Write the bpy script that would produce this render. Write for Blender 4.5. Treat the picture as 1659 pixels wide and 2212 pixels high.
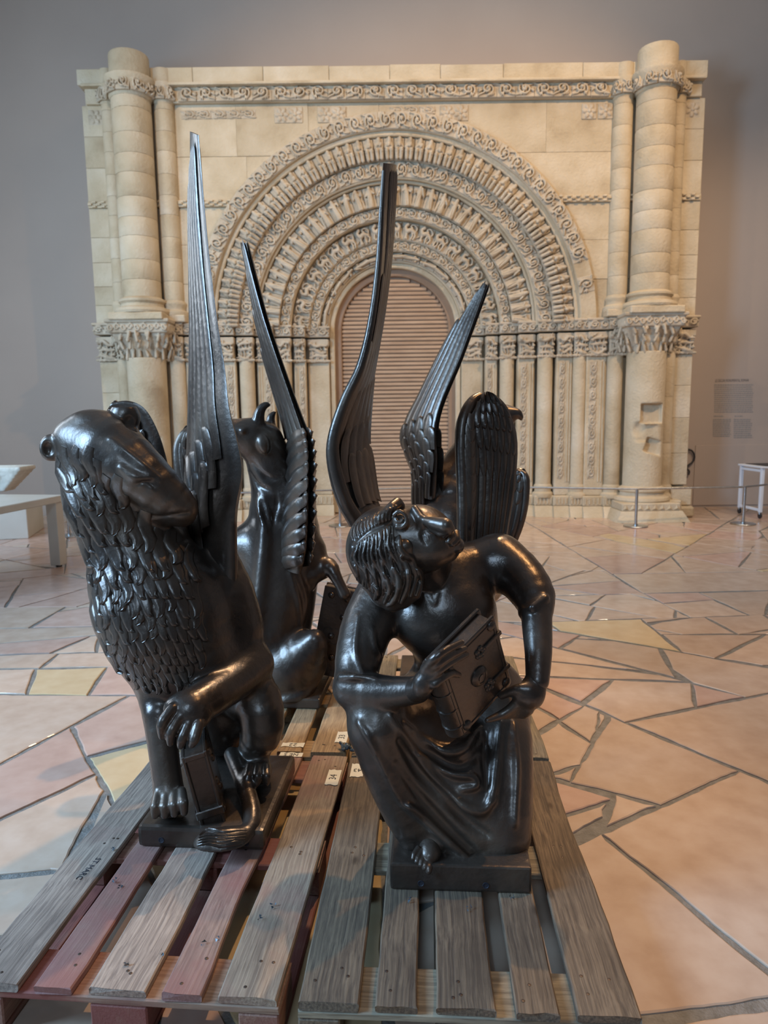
import bpy, bmesh, math, random
import numpy as np
from mathutils import Matrix, Vector, Euler
from mathutils.bvhtree import BVHTree

random.seed(7)
rng = np.random.default_rng(11)
scene = bpy.context.scene
for o in list(bpy.data.objects):
    bpy.data.objects.remove(o)
COL = scene.collection
PI = math.pi

# ------------------------------------------------------------------ camera
FPX, PITCH, ROLL, CAMH = 1521.0, 0.1404, -0.013, 1.5285      # focal length in pixels of a 1659x2212 frame
CX, CY = 829.5, 1106.0
fwd = np.array([0, math.cos(PITCH), -math.sin(PITCH)])
up0 = np.array([0, math.sin(PITCH), math.cos(PITCH)])
rt0 = np.array([1.0, 0, 0])
rgt = rt0 * math.cos(ROLL) + up0 * math.sin(ROLL)
upv = -rt0 * math.sin(ROLL) + up0 * math.cos(ROLL)
CPOS = np.array([0, 0, CAMH])
cd = bpy.data.cameras.new('camera')
cam = bpy.data.objects.new('camera', cd)
COL.objects.link(cam)
cam.matrix_world = Matrix(((rgt[0], upv[0], -fwd[0], 0), (rgt[1], upv[1], -fwd[1], 0),
                           (rgt[2], upv[2], -fwd[2], CAMH), (0, 0, 0, 1)))
cd.sensor_fit = 'VERTICAL'
cd.sensor_height = 36.0
cd.lens = FPX / 2212 * 36.0
cd.clip_start = 0.05
cd.clip_end = 200
cd.dof.use_dof = True
cd.dof.focus_distance = 2.25
cd.dof.aperture_fstop = 4.5
scene.camera = cam

# ------------------------------------------------------------------ light
scene.view_settings.view_transform = 'Standard'
scene.view_settings.look = 'None'
scene.view_settings.exposure = 0.10
scene.view_settings.gamma = 1.0
scene.view_settings.use_curve_mapping = False
world = bpy.data.worlds.new('world')
scene.world = world
world.use_nodes = True
world.node_tree.nodes['Background'].inputs[0].default_value = (0.72, 0.80, 0.95, 1)
world.node_tree.nodes['Background'].inputs[1].default_value = 0.08


def aim(o, loc, target):
    o.location = loc
    o.rotation_euler = (Vector(target) - Vector(loc)).to_track_quat('-Z', 'Y').to_euler()


def area(name, loc, target, sx, sy, power, col):
    d = bpy.data.lights.new(name, 'AREA')
    d.shape = 'RECTANGLE'
    d.size, d.size_y, d.energy, d.color = sx, sy, power, col
    o = bpy.data.objects.new(name, d)
    COL.objects.link(o)
    aim(o, loc, target)
    return o


def spot(name, loc, target, power, col, ang, blend=0.5, r=0.06):
    d = bpy.data.lights.new(name, 'SPOT')
    d.energy, d.color, d.spot_size, d.spot_blend, d.shadow_soft_size = power, col, math.radians(ang), blend, r
    o = bpy.data.objects.new(name, d)
    COL.objects.link(o)
    aim(o, loc, target)
    return o


COOL = (0.36, 0.64, 1.0)
WARM = (1.0, 0.66, 0.35)
area('daylight_window', (-6.0, 0.6, 3.9), (-0.4, 2.8, 1.0), 1.8, 3.2, 760, COOL)
area('daylight_window.001', (-7.4, 5.6, 4.4), (0.0, 7.0, 1.6), 1.8, 3.6, 230, (0.70, 0.85, 1.0))
area('daylight_rear', (-1.2, -5.5, 5.6), (0, 3, 1.0), 1.4, 2.2, 170, (0.45, 0.70, 1.0))
area('daylight_roof', (2.0, 8.0, 8.9), (2.0, 8.2, 0), 5.0, 3.0, 90, (1.0, 0.90, 0.78))
spot('track_spot', (4.6, 4.6, 8.0), (1.2, 10.4, 2.6), 1200, WARM, 75, 0.9)
spot('track_spot.001', (-3.4, 4.8, 8.0), (-0.2, 10.4, 3.4), 700, (1.0, 0.72, 0.44), 70, 0.9)
spot('track_spot.002', (3.4, 3.4, 8.0), (1.6, 2.7, 0.0), 720, (1.0, 0.56, 0.22), 46, 0.8)
spot('track_spot.003', (1.2, 6.6, 8.0), (-0.5, 3.2, 0.6), 1250, WARM, 34, 0.6)
spot('track_spot.004', (4.5, 6.0, 8.0), (2.8, 6.2, 0.0), 620, (1.0, 0.78, 0.56), 60, 0.9)
spot('track_spot.005', (7.0, 6.0, 8.0), (6.0, 10.8, 1.6), 600, (1.0, 0.82, 0.64), 60, 0.9)

# ------------------------------------------------------------------ projection helpers (pixel of the photograph to a real point)


def ray(x, y):
    return fwd + rgt * (x - CX) / FPX - upv * (y - CY) / FPX


def P(x, y, Y):
    d = ray(x, y)
    return CPOS + d * (Y / d[1])


def PZ(x, y, z=0.0):
    d = ray(x, y)
    return CPOS + d * ((z - CAMH) / d[2])


def proj(p):
    d = np.asarray(p, float) - CPOS
    z = d @ fwd
    return CX + FPX * (d @ rgt) / z, CY - FPX * (d @ upv) / z


# ------------------------------------------------------------------ object helpers
WM = {}


def T(x, y, z):
    return Matrix.Translation((x, y, z))


def link(name, data, parent=None, label=None, cat=None, group=None, kind=None, mw=None):
    o = bpy.data.objects.new(name, data)
    COL.objects.link(o)
    mw = mw if mw is not None else Matrix.Identity(4)
    if parent is not None:
        o.parent = parent
        o.matrix_parent_inverse = WM[parent.name].inverted()
    o.matrix_basis = mw
    WM[o.name] = mw.copy()
    for k, v in (('label', label), ('category', cat), ('group', group), ('kind', kind)):
        if v:
            o[k] = v
    return o


def thing(name, label, cat, loc=(0, 0, 0), group=None, kind=None, rotz=0.0):
    o = link(name, None, None, label, cat, group, kind, T(*loc) @ Matrix.Rotation(rotz, 4, 'Z'))
    o.empty_display_size = 0.1
    return o


def mesh(name, v, f, mat=None, smooth=False):
    me = bpy.data.meshes.new(name)
    me.from_pydata([tuple(map(float, p)) for p in v], [], [tuple(int(i) for i in q) for q in f])
    if mat:
        me.materials.append(mat)
    if smooth:
        me.polygons.foreach_set('use_smooth', [True] * len(me.polygons))
    me.update()
    return me


def bm_mesh(name, bm, mat=None, smooth=False):
    me = bpy.data.meshes.new(name)
    bm.to_mesh(me)
    bm.free()
    if mat:
        me.materials.append(mat)
    if smooth:
        me.polygons.foreach_set('use_smooth', [True] * len(me.polygons))
    return me


def box_mesh(name, lo, hi, mat=None, bev=0.0, seg=1):
    bm = bmesh.new()
    lo, hi = np.array(lo, float), np.array(hi, float)
    c, s = (lo + hi) / 2, hi - lo
    bmesh.ops.create_cube(bm, size=1.0, matrix=Matrix.Translation(c) @ Matrix.Diagonal((*s, 1)))
    if bev > 0:
        bmesh.ops.bevel(bm, geom=list(bm.edges), offset=bev, segments=seg, affect='EDGES', profile=0.6)
    return bm_mesh(name, bm, mat)


def lathe_mesh(name, prof, n, mat=None, a0=0.0, a1=2 * PI, smooth=True, cap=True):
    """prof: list of (r, z); revolved about z."""
    full = abs(a1 - a0 - 2 * PI) < 1e-6
    m = n if full else n + 1
    v, f = [], []
    for r, z in prof:
        for i in range(m):
            a = a0 + (a1 - a0) * i / n
            v.append((r * math.cos(a), r * math.sin(a), z))
    for j in range(len(prof) - 1):
        for i in range(n):
            k = (i + 1) % m if full else i + 1
            f.append((j * m + i, j * m + k, (j + 1) * m + k, (j + 1) * m + i))
    if cap:
        f.append(tuple(reversed(range(m))))
        f.append(tuple(range((len(prof) - 1) * m, len(prof) * m)))
    me = mesh(name, v, f, mat)
    if smooth:
        for p in me.polygons:
            p.use_smooth = len(p.vertices) == 4
        mark_sharp(me, 40)
    return me


def mark_sharp(me, deg):
    try:
        me.set_sharp_from_angle(angle=math.radians(deg))
    except Exception:
        pass


def tube_mesh(name, pts, rad, n=8, mat=None, closed=False):
    pts = [np.array(p, float) for p in pts]
    rads = rad if hasattr(rad, '__len__') else [rad] * len(pts)
    v, f = [], []
    nrm = None
    for i, p in enumerate(pts):
        a = pts[max(i - 1, 0)]
        b = pts[min(i + 1, len(pts) - 1)]
        t = b - a
        t /= np.linalg.norm(t) + 1e-12
        if nrm is None:
            h = np.array([0, 0, 1.0]) if abs(t[2]) < 0.9 else np.array([1.0, 0, 0])
            nrm = np.cross(t, h)
        nrm = nrm - t * (nrm @ t)
        nrm /= np.linalg.norm(nrm) + 1e-12
        bn = np.cross(t, nrm)
        for k in range(n):
            q = 2 * PI * k / n
            v.append(p + rads[i] * (nrm * math.cos(q) + bn * math.sin(q)))
    for i in range(len(pts) - 1):
        for k in range(n):
            f.append((i * n + k, i * n + (k + 1) % n, (i + 1) * n + (k + 1) % n, (i + 1) * n + k))
    f.append(tuple(reversed(range(n))))
    f.append(tuple(range((len(pts) - 1) * n, len(pts) * n)))
    me = mesh(name, v, f, mat, True)
    mark_sharp(me, 50)
    return me


def crom(pts, n):
    """Catmull-Rom through pts (any dimension), n samples."""
    p = np.array(pts, float)
    if len(p) == 2:
        t = np.linspace(0, 1, n)[:, None]
        return p[0] * (1 - t) + p[1] * t
    q = np.vstack([2 * p[0] - p[1], p, 2 * p[-1] - p[-2]])
    out = []
    for s in np.linspace(0, len(p) - 1 - 1e-9, n):
        i = int(s)
        t = s - i
        a, b, c, d = q[i], q[i + 1], q[i + 2], q[i + 3]
        out.append(0.5 * (2 * b + (c - a) * t + (2 * a - 5 * b + 4 * c - d) * t * t + (3 * b - a - 3 * c + d) * t ** 3))
    return np.array(out)


# ------------------------------------------------------------------ materials
def _nodes(name):
    m = bpy.data.materials.new(name)
    m.use_nodes = True
    nt = m.node_tree
    return m, nt, nt.nodes['Principled BSDF']


def nn(nt, t, **kw):
    n = nt.nodes.new(t)
    for k, v in kw.items():
        setattr(n, k, v)
    return n


def ramp(nt, stops):
    r = nn(nt, 'ShaderNodeValToRGB')
    e = r.color_ramp.elements
    while len(e) < len(stops):
        e.new(0.5)
    for i, (p, c) in enumerate(stops):
        e[i].position = p
        e[i].color = (*c, 1) if len(c) == 3 else c
    return r


def noise_mat(name, stops, scale=6.0, detail=6.0, rough=0.6, metal=0.0, bump=0.0, bscale=40.0, stretch=None,
              coord='Object', rough2=None, rnd=0.0, coat=0.0, spec=None):
    m, nt, b = _nodes(name)
    L = nt.links
    tc = nn(nt, 'ShaderNodeTexCoord')
    src = tc.outputs[coord]
    if rnd or stretch:
        mp = nn(nt, 'ShaderNodeMapping')
        L.new(src, mp.inputs['Vector'])
        if stretch:
            mp.inputs['Scale'].default_value = stretch
        if rnd:
            oi = nn(nt, 'ShaderNodeObjectInfo')
            mu = nn(nt, 'ShaderNodeMath', operation='MULTIPLY')
            L.new(oi.outputs['Random'], mu.inputs[0])
            mu.inputs[1].default_value = 37.0
            L.new(mu.outputs[0], mp.inputs['Location'])
        src = mp.outputs[0]
    nz = nn(nt, 'ShaderNodeTexNoise')
    nz.inputs['Scale'].default_value = scale
    nz.inputs['Detail'].default_value = detail
    L.new(src, nz.inputs['Vector'])
    r = ramp(nt, stops)
    L.new(nz.outputs['Fac'], r.inputs['Fac'])
    out = r.outputs['Color']
    if rnd:
        hs = nn(nt, 'ShaderNodeHueSaturation')
        mr = nn(nt, 'ShaderNodeMapRange')
        L.new(oi.outputs['Random'], mr.inputs['Value'])
        mr.inputs['To Min'].default_value = 1 - rnd
        mr.inputs['To Max'].default_value = 1 + rnd
        L.new(mr.outputs[0], hs.inputs['Value'])
        L.new(out, hs.inputs['Color'])
        out = hs.outputs['Color']
    L.new(out, b.inputs['Base Color'])
    b.inputs['Metallic'].default_value = metal
    b.inputs['Roughness'].default_value = rough
    if coat:
        b.inputs['Coat Weight'].default_value = coat
        b.inputs['Coat Roughness'].default_value = 0.25
    if spec is not None:
        b.inputs['Specular IOR Level'].default_value = spec
    if rough2 is not None:
        mr2 = nn(nt, 'ShaderNodeMapRange')
        L.new(nz.outputs['Fac'], mr2.inputs['Value'])
        mr2.inputs['From Min'].default_value = 0.35
        mr2.inputs['From Max'].default_value = 0.65
        mr2.inputs['To Min'].default_value = rough
        mr2.inputs['To Max'].default_value = rough2
        L.new(mr2.outputs[0], b.inputs['Roughness'])
    if bump:
        n2 = nn(nt, 'ShaderNodeTexNoise')
        n2.inputs['Scale'].default_value = bscale
        n2.inputs['Detail'].default_value = 5
        L.new(src, n2.inputs['Vector'])
        bp = nn(nt, 'ShaderNodeBump')
        bp.inputs['Strength'].default_value = bump
        bp.inputs['Distance'].default_value = 0.02
        L.new(n2.outputs['Fac'], bp.inputs['Height'])
        L.new(bp.outputs[0], b.inputs['Normal'])
    return m


def wood_mat(name, light, dark, paint=None, paint_amt=0.0, stain=None):
    """grain runs along the object's local Y."""
    m, nt, b = _nodes(name)
    L = nt.links
    tc = nn(nt, 'ShaderNodeTexCoord')
    oi = nn(nt, 'ShaderNodeObjectInfo')
    mp = nn(nt, 'ShaderNodeMapping')
    mu = nn(nt, 'ShaderNodeMath', operation='MULTIPLY')
    L.new(oi.outputs['Random'], mu.inputs[0])
    mu.inputs[1].default_value = 51.0
    L.new(mu.outputs[0], mp.inputs['Location'])
    L.new(tc.outputs['Object'], mp.inputs['Vector'])
    st = nn(nt, 'ShaderNodeMapping')
    st.inputs['Scale'].default_value = (1, 0.03, 1)
    L.new(mp.outputs[0], st.inputs['Vector'])
    warp = nn(nt, 'ShaderNodeTexNoise')
    warp.inputs['Scale'].default_value = 5
    L.new(mp.outputs[0], warp.inputs['Vector'])
    ad = nn(nt, 'ShaderNodeMixRGB', blend_type='ADD')
    ad.inputs['Fac'].default_value = 0.018
    L.new(st.outputs[0], ad.inputs['Color1'])
    L.new(warp.outputs['Color'], ad.inputs['Color2'])
    g = nn(nt, 'ShaderNodeTexNoise')
    g.inputs['Scale'].default_value = 150
    g.inputs['Detail'].default_value = 6
    g.inputs['Roughness'].default_value = 0.65
    L.new(ad.outputs[0], g.inputs['Vector'])
    r = ramp(nt, [(0.36, dark), (0.5, tuple((a + c) / 2 for a, c in zip(light, dark))), (0.62, light)])
    L.new(g.outputs['Fac'], r.inputs['Fac'])
    col = r.outputs['Color']
    # broad weathering
    w = nn(nt, 'ShaderNodeTexNoise')
    w.inputs['Scale'].default_value = 3.2
    w.inputs['Detail'].default_value = 7
    L.new(mp.outputs[0], w.inputs['Vector'])
    wr = ramp(nt, [(0.32, (0.62, 0.6, 0.58)), (0.6, (1.12, 1.1, 1.06))])
    L.new(w.outputs['Fac'], wr.inputs['Fac'])
    ml = nn(nt, 'ShaderNodeMixRGB', blend_type='MULTIPLY')
    ml.inputs['Fac'].default_value = 0.9
    L.new(col, ml.inputs['Color1'])
    L.new(wr.outputs[0], ml.inputs['Color2'])
    col = ml.outputs[0]
    if paint:
        pn = nn(nt, 'ShaderNodeTexNoise')
        pn.inputs['Scale'].default_value = 2.3
        pn.inputs['Detail'].default_value = 9
        pn.inputs['Roughness'].default_value = 0.62
        L.new(mp.outputs[0], pn.inputs['Vector'])
        pr_ = ramp(nt, [(0.60 - paint_amt, (0, 0, 0)), (0.80 - paint_amt, (0.85, 0.85, 0.85))])
        L.new(pn.outputs['Fac'], pr_.inputs['Fac'])
        mx = nn(nt, 'ShaderNodeMixRGB')
        L.new(pr_.outputs[0], mx.inputs['Fac'])
        L.new(col, mx.inputs['Color1'])
        mx.inputs['Color2'].default_value = (*paint, 1)
        col = mx.outputs[0]
    # knots and dirt spots
    vo = nn(nt, 'ShaderNodeTexVoronoi')
    vo.inputs['Scale'].default_value = 5.5
    st2 = nn(nt, 'ShaderNodeMapping')
    st2.inputs['Scale'].default_value = (1.6, 0.8, 1)
    L.new(mp.outputs[0], st2.inputs['Vector'])
    L.new(st2.outputs[0], vo.inputs['Vector'])
    kr = ramp(nt, [(0.05, (0.35, 0.3, 0.26)), (0.12, (1, 1, 1))])
    L.new(vo.outputs['Distance'], kr.inputs['Fac'])
    mk = nn(nt, 'ShaderNodeMixRGB', blend_type='MULTIPLY')
    mk.inputs['Fac'].default_value = 0.8
    L.new(col, mk.inputs['Color1'])
    L.new(kr.outputs[0], mk.inputs['Color2'])
    L.new(mk.outputs[0], b.inputs['Base Color'])
    b.inputs['Roughness'].default_value = 0.72
    bp = nn(nt, 'ShaderNodeBump')
    bp.inputs['Strength'].default_value = 0.45
    bp.inputs['Distance'].default_value = 0.004
    L.new(g.outputs['Fac'], bp.inputs['Height'])
    L.new(bp.outputs[0], b.inputs['Normal'])
    return m


M = {}
M['wall'] = noise_mat('wall_paint', [(0.3, (0.40, 0.318, 0.262)), (0.7, (0.43, 0.345, 0.285))], 0.7, 3, 0.85, bump=0.05, bscale=60)
M['ceiling'] = noise_mat('ceiling_paint', [(0.3, (0.5, 0.48, 0.45)), (0.7, (0.54, 0.52, 0.49))], 0.7, 3, 0.9)
M['mortar'] = noise_mat('mortar', [(0.3, (0.13, 0.12, 0.105)), (0.7, (0.23, 0.215, 0.195))], 25, 8, 0.55, bump=0.3, bscale=120)
M['stone_pink'] = noise_mat('paving_pink', [(0.2, (0.43, 0.270, 0.205)), (0.5, (0.50, 0.330, 0.255)), (0.8, (0.55, 0.385, 0.305))], 9, 10, 0.13, rough2=0.26, rnd=0.12, bump=0.02, bscale=30)
M['stone_beige'] = noise_mat('paving_beige', [(0.2, (0.45, 0.310, 0.220)), (0.5, (0.52, 0.375, 0.275)), (0.8, (0.57, 0.43, 0.33))], 9, 10, 0.13, rough2=0.26, rnd=0.12, bump=0.02, bscale=30)
M['stone_yellow'] = noise_mat('paving_yellow', [(0.2, (0.52, 0.36, 0.19)), (0.8, (0.60, 0.45, 0.27))], 9, 9, 0.16, rough2=0.26, rnd=0.08)
M['lime'] = noise_mat('limestone', [(0.25, (0.38, 0.285, 0.175)), (0.42, (0.51, 0.405, 0.265)), (0.6, (0.585, 0.48, 0.335)), (0.78, (0.65, 0.555, 0.42))], 2.2, 10, 0.85, bump=0.5, bscale=28, rnd=0.05)
M['lime_carved'] = noise_mat('limestone_carved', [(0.25, (0.38, 0.30, 0.205)), (0.5, (0.50, 0.41, 0.295)), (0.8, (0.585, 0.50, 0.385))], 5, 9, 0.85, bump=0.35, bscale=60, rnd=0.05)
M['shutter'] = noise_mat('shutter_wood', [(0.3, (0.36, 0.235, 0.15)), (0.7, (0.46, 0.32, 0.215))], 3, 6, 0.6, stretch=(1, 1, 6), bump=0.1, bscale=60, rnd=0.06)
M['frame_wood'] = noise_mat('frame_wood', [(0.3, (0.26, 0.16, 0.095)), (0.7, (0.34, 0.22, 0.14))], 3, 6, 0.6)
M['bronze'] = noise_mat('bronze', [(0.25, (0.054, 0.039, 0.031)), (0.5, (0.092, 0.067, 0.052)), (0.62, (0.115, 0.083, 0.062)), (0.8, (0.165, 0.117, 0.082))], 4.5, 8, 0.27, metal=0.70, rough2=0.42, bump=0.12, bscale=45, coat=0.35)
M['steel'] = noise_mat('brushed_steel', [(0.3, (0.42, 0.42, 0.42)), (0.7, (0.55, 0.55, 0.54))], 20, 3, 0.28, metal=1.0)
M['table_white'] = noise_mat('painted_white', [(0.3, (0.55, 0.49, 0.41)), (0.7, (0.60, 0.54, 0.46))], 3, 4, 0.45)
M['cart_white'] = noise_mat('enamel_white', [(0.3, (0.70, 0.70, 0.72)), (0.7, (0.76, 0.76, 0.78))], 3, 4, 0.35)
M['dark'] = noise_mat('dark_rubber', [(0.3, (0.015, 0.015, 0.016)), (0.7, (0.03, 0.03, 0.032))], 10, 3, 0.5)
M['plaster_frag'] = noise_mat('plaster_fragment', [(0.3, (0.55, 0.49, 0.40)), (0.7, (0.74, 0.69, 0.60))], 6, 6, 0.8, bump=0.4, bscale=30)
M['print'] = noise_mat('wall_print', [(0.3, (0.16, 0.145, 0.13)), (0.7, (0.20, 0.18, 0.165))], 10, 3, 0.8)
M['print_soft'] = noise_mat('wall_print_small', [(0.3, (0.265, 0.24, 0.22)), (0.7, (0.295, 0.27, 0.245))], 10, 3, 0.8)
M['wood_red'] = wood_mat('pallet_wood_red', (0.38, 0.285, 0.20), (0.20, 0.14, 0.10), (0.27, 0.13, 0.10), 0.13)
M['wood_mauve'] = wood_mat('pallet_wood_mauve', (0.33, 0.225, 0.18), (0.18, 0.115, 0.095), (0.24, 0.10, 0.085), 0.24)
M['wood_pale'] = wood_mat('pallet_wood_pale', (0.37, 0.285, 0.225), (0.17, 0.125, 0.10), (0.27, 0.135, 0.11), 0.02)
M['wood_redder'] = wood_mat('pallet_wood_redder', (0.34, 0.22, 0.15), (0.20, 0.12, 0.08), (0.20, 0.045, 0.035), 0.24)
M['wood_brown'] = wood_mat('pallet_wood_brown', (0.20, 0.142, 0.092), (0.075, 0.052, 0.036))
M['wood_grey'] = wood_mat('pallet_wood_grey', (0.30, 0.25, 0.175), (0.15, 0.12, 0.085))
M['wood_fresh'] = wood_mat('pallet_wood_fresh', (0.44, 0.30, 0.16), (0.24, 0.155, 0.085))
M['paper'] = noise_mat('paper_tape', [(0.3, (0.72, 0.68, 0.55)), (0.7, (0.80, 0.77, 0.66))], 15, 5, 0.8)
M['ink'] = noise_mat('marker_ink', [(0.3, (0.012, 0.012, 0.018)), (0.7, (0.03, 0.03, 0.04))], 10, 2, 0.6)
M['nail'] = noise_mat('nail_rust', [(0.3, (0.05, 0.035, 0.03)), (0.7, (0.11, 0.08, 0.06))], 30, 3, 0.5, metal=0.6)
M['film'] = noise_mat('dark_plastic', [(0.3, (0.03, 0.045, 0.06)), (0.7, (0.08, 0.11, 0.13))], 30, 3, 0.25)
M['ply'] = noise_mat('polystyrene', [(0.3, (0.45, 0.42, 0.35)), (0.7, (0.62, 0.58, 0.5))], 30, 3, 0.8)

# ------------------------------------------------------------------ solid modelling on a distance grid
class Sdf:
    def __init__(s, lo, hi, h):
        s.h = h
        s.lo = np.array(lo, float)
        s.n = np.ceil((np.array(hi, float) - s.lo) / h).astype(int) + 1
        s.F = np.full(s.n, 1.0, np.float32)
        s.ax = [(s.lo[i] + h * np.arange(s.n[i])).astype(np.float32) for i in range(3)]

    def blk(s, lo, hi):
        a = np.clip(np.floor((np.array(lo) - s.lo) / s.h).astype(int), 0, s.n)
        b = np.clip(np.ceil((np.array(hi) - s.lo) / s.h).astype(int) + 1, 0, s.n)
        if np.any(b <= a):
            return None, None
        sl = tuple(slice(a[i], b[i]) for i in range(3))
        return sl, (s.ax[0][sl[0]][:, None, None], s.ax[1][sl[1]][None, :, None], s.ax[2][sl[2]][None, None, :])

    def put(s, sl, d, k, op):
        f = s.F[sl]
        if op == 'sub':
            d = -d
            if k > 0:
                hh = np.maximum(k - np.abs(f - d), 0) / k
                s.F[sl] = np.maximum(f, d) + hh * hh * k * 0.25
            else:
                s.F[sl] = np.maximum(f, d)
        else:
            if k > 0:
                hh = np.maximum(k - np.abs(f - d), 0) / k
                s.F[sl] = np.minimum(f, d) - hh * hh * k * 0.25
            else:
                s.F[sl] = np.minimum(f, d)

    def chain(s, pts, rad, k=0.02, op='add', flat=None):
        """tapered tube through pts; flat=(axis vector, factor) squashes the section along an axis."""
        pts = np.array(pts, float)
        rad = np.array(rad if hasattr(rad, '__len__') else [rad] * len(pts), float)
        m = rad.max() + k + 3 * s.h
        sl, X = s.blk(pts.min(0) - m, pts.max(0) + m)
        if sl is None:
            return
        best = None
        for i in range(len(pts) - 1):
            a, b = pts[i], pts[i + 1]
            ab = b - a
            L2 = float(ab @ ab) + 1e-12
            p = [(X[j] - np.float32(a[j])) for j in range(3)]
            t = np.clip((p[0] * np.float32(ab[0]) + p[1] * np.float32(ab[1]) + p[2] * np.float32(ab[2])) / np.float32(L2), 0, 1)
            q = [p[j] - t * np.float32(ab[j]) for j in range(3)]
            d2 = q[0] ** 2 + q[1] ** 2 + q[2] ** 2
            if flat is not None:
                n, fac = flat
                dn = q[0] * np.float32(n[0]) + q[1] * np.float32(n[1]) + q[2] * np.float32(n[2])
                d2 = d2 + dn * dn * np.float32(fac * fac - 1)
            d = np.sqrt(d2) - (np.float32(rad[i]) + t * np.float32(rad[i + 1] - rad[i]))
            if flat is not None:
                d = d / max(flat[1], 1.0) ** 0.5
            best = d if best is None else np.minimum(best, d)
        s.put(sl, best.astype(np.float32), k, op)

    def ell(s, c, r, R=None, k=0.03, op='add'):
        c, r = np.array(c, float), np.array(r, float)
        R = np.eye(3) if R is None else np.array(R)
        m = r.max() + k + 3 * s.h
        sl, X = s.blk(c - m, c + m)
        if sl is None:
            return
        p = [X[j] - np.float32(c[j]) for j in range(3)]
        k0 = k1 = 0
        for i in range(3):
            a = (p[0] * np.float32(R[0][i]) + p[1] * np.float32(R[1][i]) + p[2] * np.float32(R[2][i]))
            k0 = k0 + (a / np.float32(r[i])) ** 2
            k1 = k1 + (a / np.float32(r[i] ** 2)) ** 2
        k0, k1 = np.sqrt(k0), np.sqrt(k1) + 1e-9
        s.put(sl, (k0 * (k0 - 1) / k1).astype(np.float32), k, op)

    def box(s, c, r, R=None, rd=0.01, k=0.01, op='add'):
        c, r = np.array(c, float), np.array(r, float)
        R = np.eye(3) if R is None else np.array(R)
        m = np.linalg.norm(r) + k + 3 * s.h
        sl, X = s.blk(c - m, c + m)
        if sl is None:
            return
        p = [X[j] - np.float32(c[j]) for j in range(3)]
        o = 0
        mx = None
        for i in range(3):
            a = np.abs(p[0] * np.float32(R[0][i]) + p[1] * np.float32(R[1][i]) + p[2] * np.float32(R[2][i])) - np.float32(r[i] - rd)
            o = o + np.maximum(a, 0) ** 2
            mx = a if mx is None else np.maximum(mx, a)
        s.put(sl, (np.sqrt(o) + np.minimum(mx, 0) - np.float32(rd)).astype(np.float32), k, op)

    def smooth(s, n=1):
        for _ in range(n):
            for a in range(3):
                g = s.F
                t = g.copy()
                i0 = [slice(None)] * 3
                i1 = [slice(None)] * 3
                i2 = [slice(None)] * 3
                i0[a], i1[a], i2[a] = slice(0, -2), slice(1, -1), slice(2, None)
                t[tuple(i1)] = 0.25 * g[tuple(i0)] + 0.5 * g[tuple(i1)] + 0.25 * g[tuple(i2)]
                s.F = t

    def val(s, p):
        q = (np.asarray(p) - s.lo) / s.h
        i = np.floor(q).astype(int)
        if np.any(i < 0) or np.any(i >= s.n - 1):
            return 1.0
        t = q - i
        c = s.F[i[0]:i[0] + 2, i[1]:i[1] + 2, i[2]:i[2] + 2]
        c = c[0] * (1 - t[0]) + c[1] * t[0]
        c = c[0] * (1 - t[1]) + c[1] * t[1]
        return float(c[0] * (1 - t[2]) + c[1] * t[2])

    def hit(s, x, y, off=0.0):
        """the point of the surface on the sight line of a pixel, with its outward normal pushed by off."""
        d = ray(x, y)
        t0 = max((s.lo[1] - CPOS[1]) / d[1], 0.05)
        t1 = (s.lo[1] + s.h * (s.n[1] - 1)) / d[1]
        st = s.h * 0.8
        t = t0
        while t < t1:
            if s.val(CPOS + d * t) < 0:
                break
            t += st
        else:
            return None
        a, b = t - st, t
        for _ in range(8):
            c = (a + b) / 2
            if s.val(CPOS + d * c) < 0:
                b = c
            else:
                a = c
        p = CPOS + d * b
        if off:
            p = p + s.nrm(p) * off
        return p

    def nrm(s, p):
        e = s.h * 1.5
        g = np.array([s.val(p + e * v) - s.val(p - e * v) for v in np.eye(3)])
        return g / (np.linalg.norm(g) + 1e-9)

    def stroke(s, px, rad, k=0.008, op='add', off=0.0, n=None, flat=None):
        """a ridge or groove along pixels traced on the surface."""
        n = n or max(4, int(sum(math.dist(px[i], px[i + 1]) for i in range(len(px) - 1)) / 9))
        q = crom(px, n)
        pts = [s.hit(x, y, off) for x, y in q]
        keep = [i for i, p in enumerate(pts) if p is not None]
        if len(keep) < 2:
            return
        rr = np.interp(np.linspace(0, 1, n), np.linspace(0, 1, len(rad)), rad) if hasattr(rad, '__len__') else np.full(n, rad)
        out, cur, rc = [], [], []
        for i in keep:
            if cur and np.linalg.norm(pts[i] - cur[-1]) > 0.06:
                out.append((cur, rc))
                cur, rc = [], []
            cur.append(pts[i])
            rc.append(rr[i])
        out.append((cur, rc))
        for c, r in out:
            if len(c) > 1:
                s.chain(c, r, k, op, flat)

    def mesh(s, name, mat=None, smooth=0):
        F = s.F
        F[0], F[-1], F[:, 0], F[:, -1], F[:, :, 0], F[:, :, -1] = 1, 1, 1, 1, 1, 1
        S = F < 0
        n = s.n
        cnt = np.zeros(n - 1, np.int8)
        cor = [(a, b, c) for a in (0, 1) for b in (0, 1) for c in (0, 1)]
        for a, b, c in cor:
            cnt += S[a:n[0] - 1 + a, b:n[1] - 1 + b, c:n[2] - 1 + c]
        act = (cnt > 0) & (cnt < 8)
        I = np.argwhere(act)
        ids = np.full(n - 1, -1, np.int32)
        ids[act] = np.arange(len(I))
        V = {c: F[I[:, 0] + c[0], I[:, 1] + c[1], I[:, 2] + c[2]] for c in cor}
        acc = np.zeros((len(I), 3))
        w = np.zeros(len(I))
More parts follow.
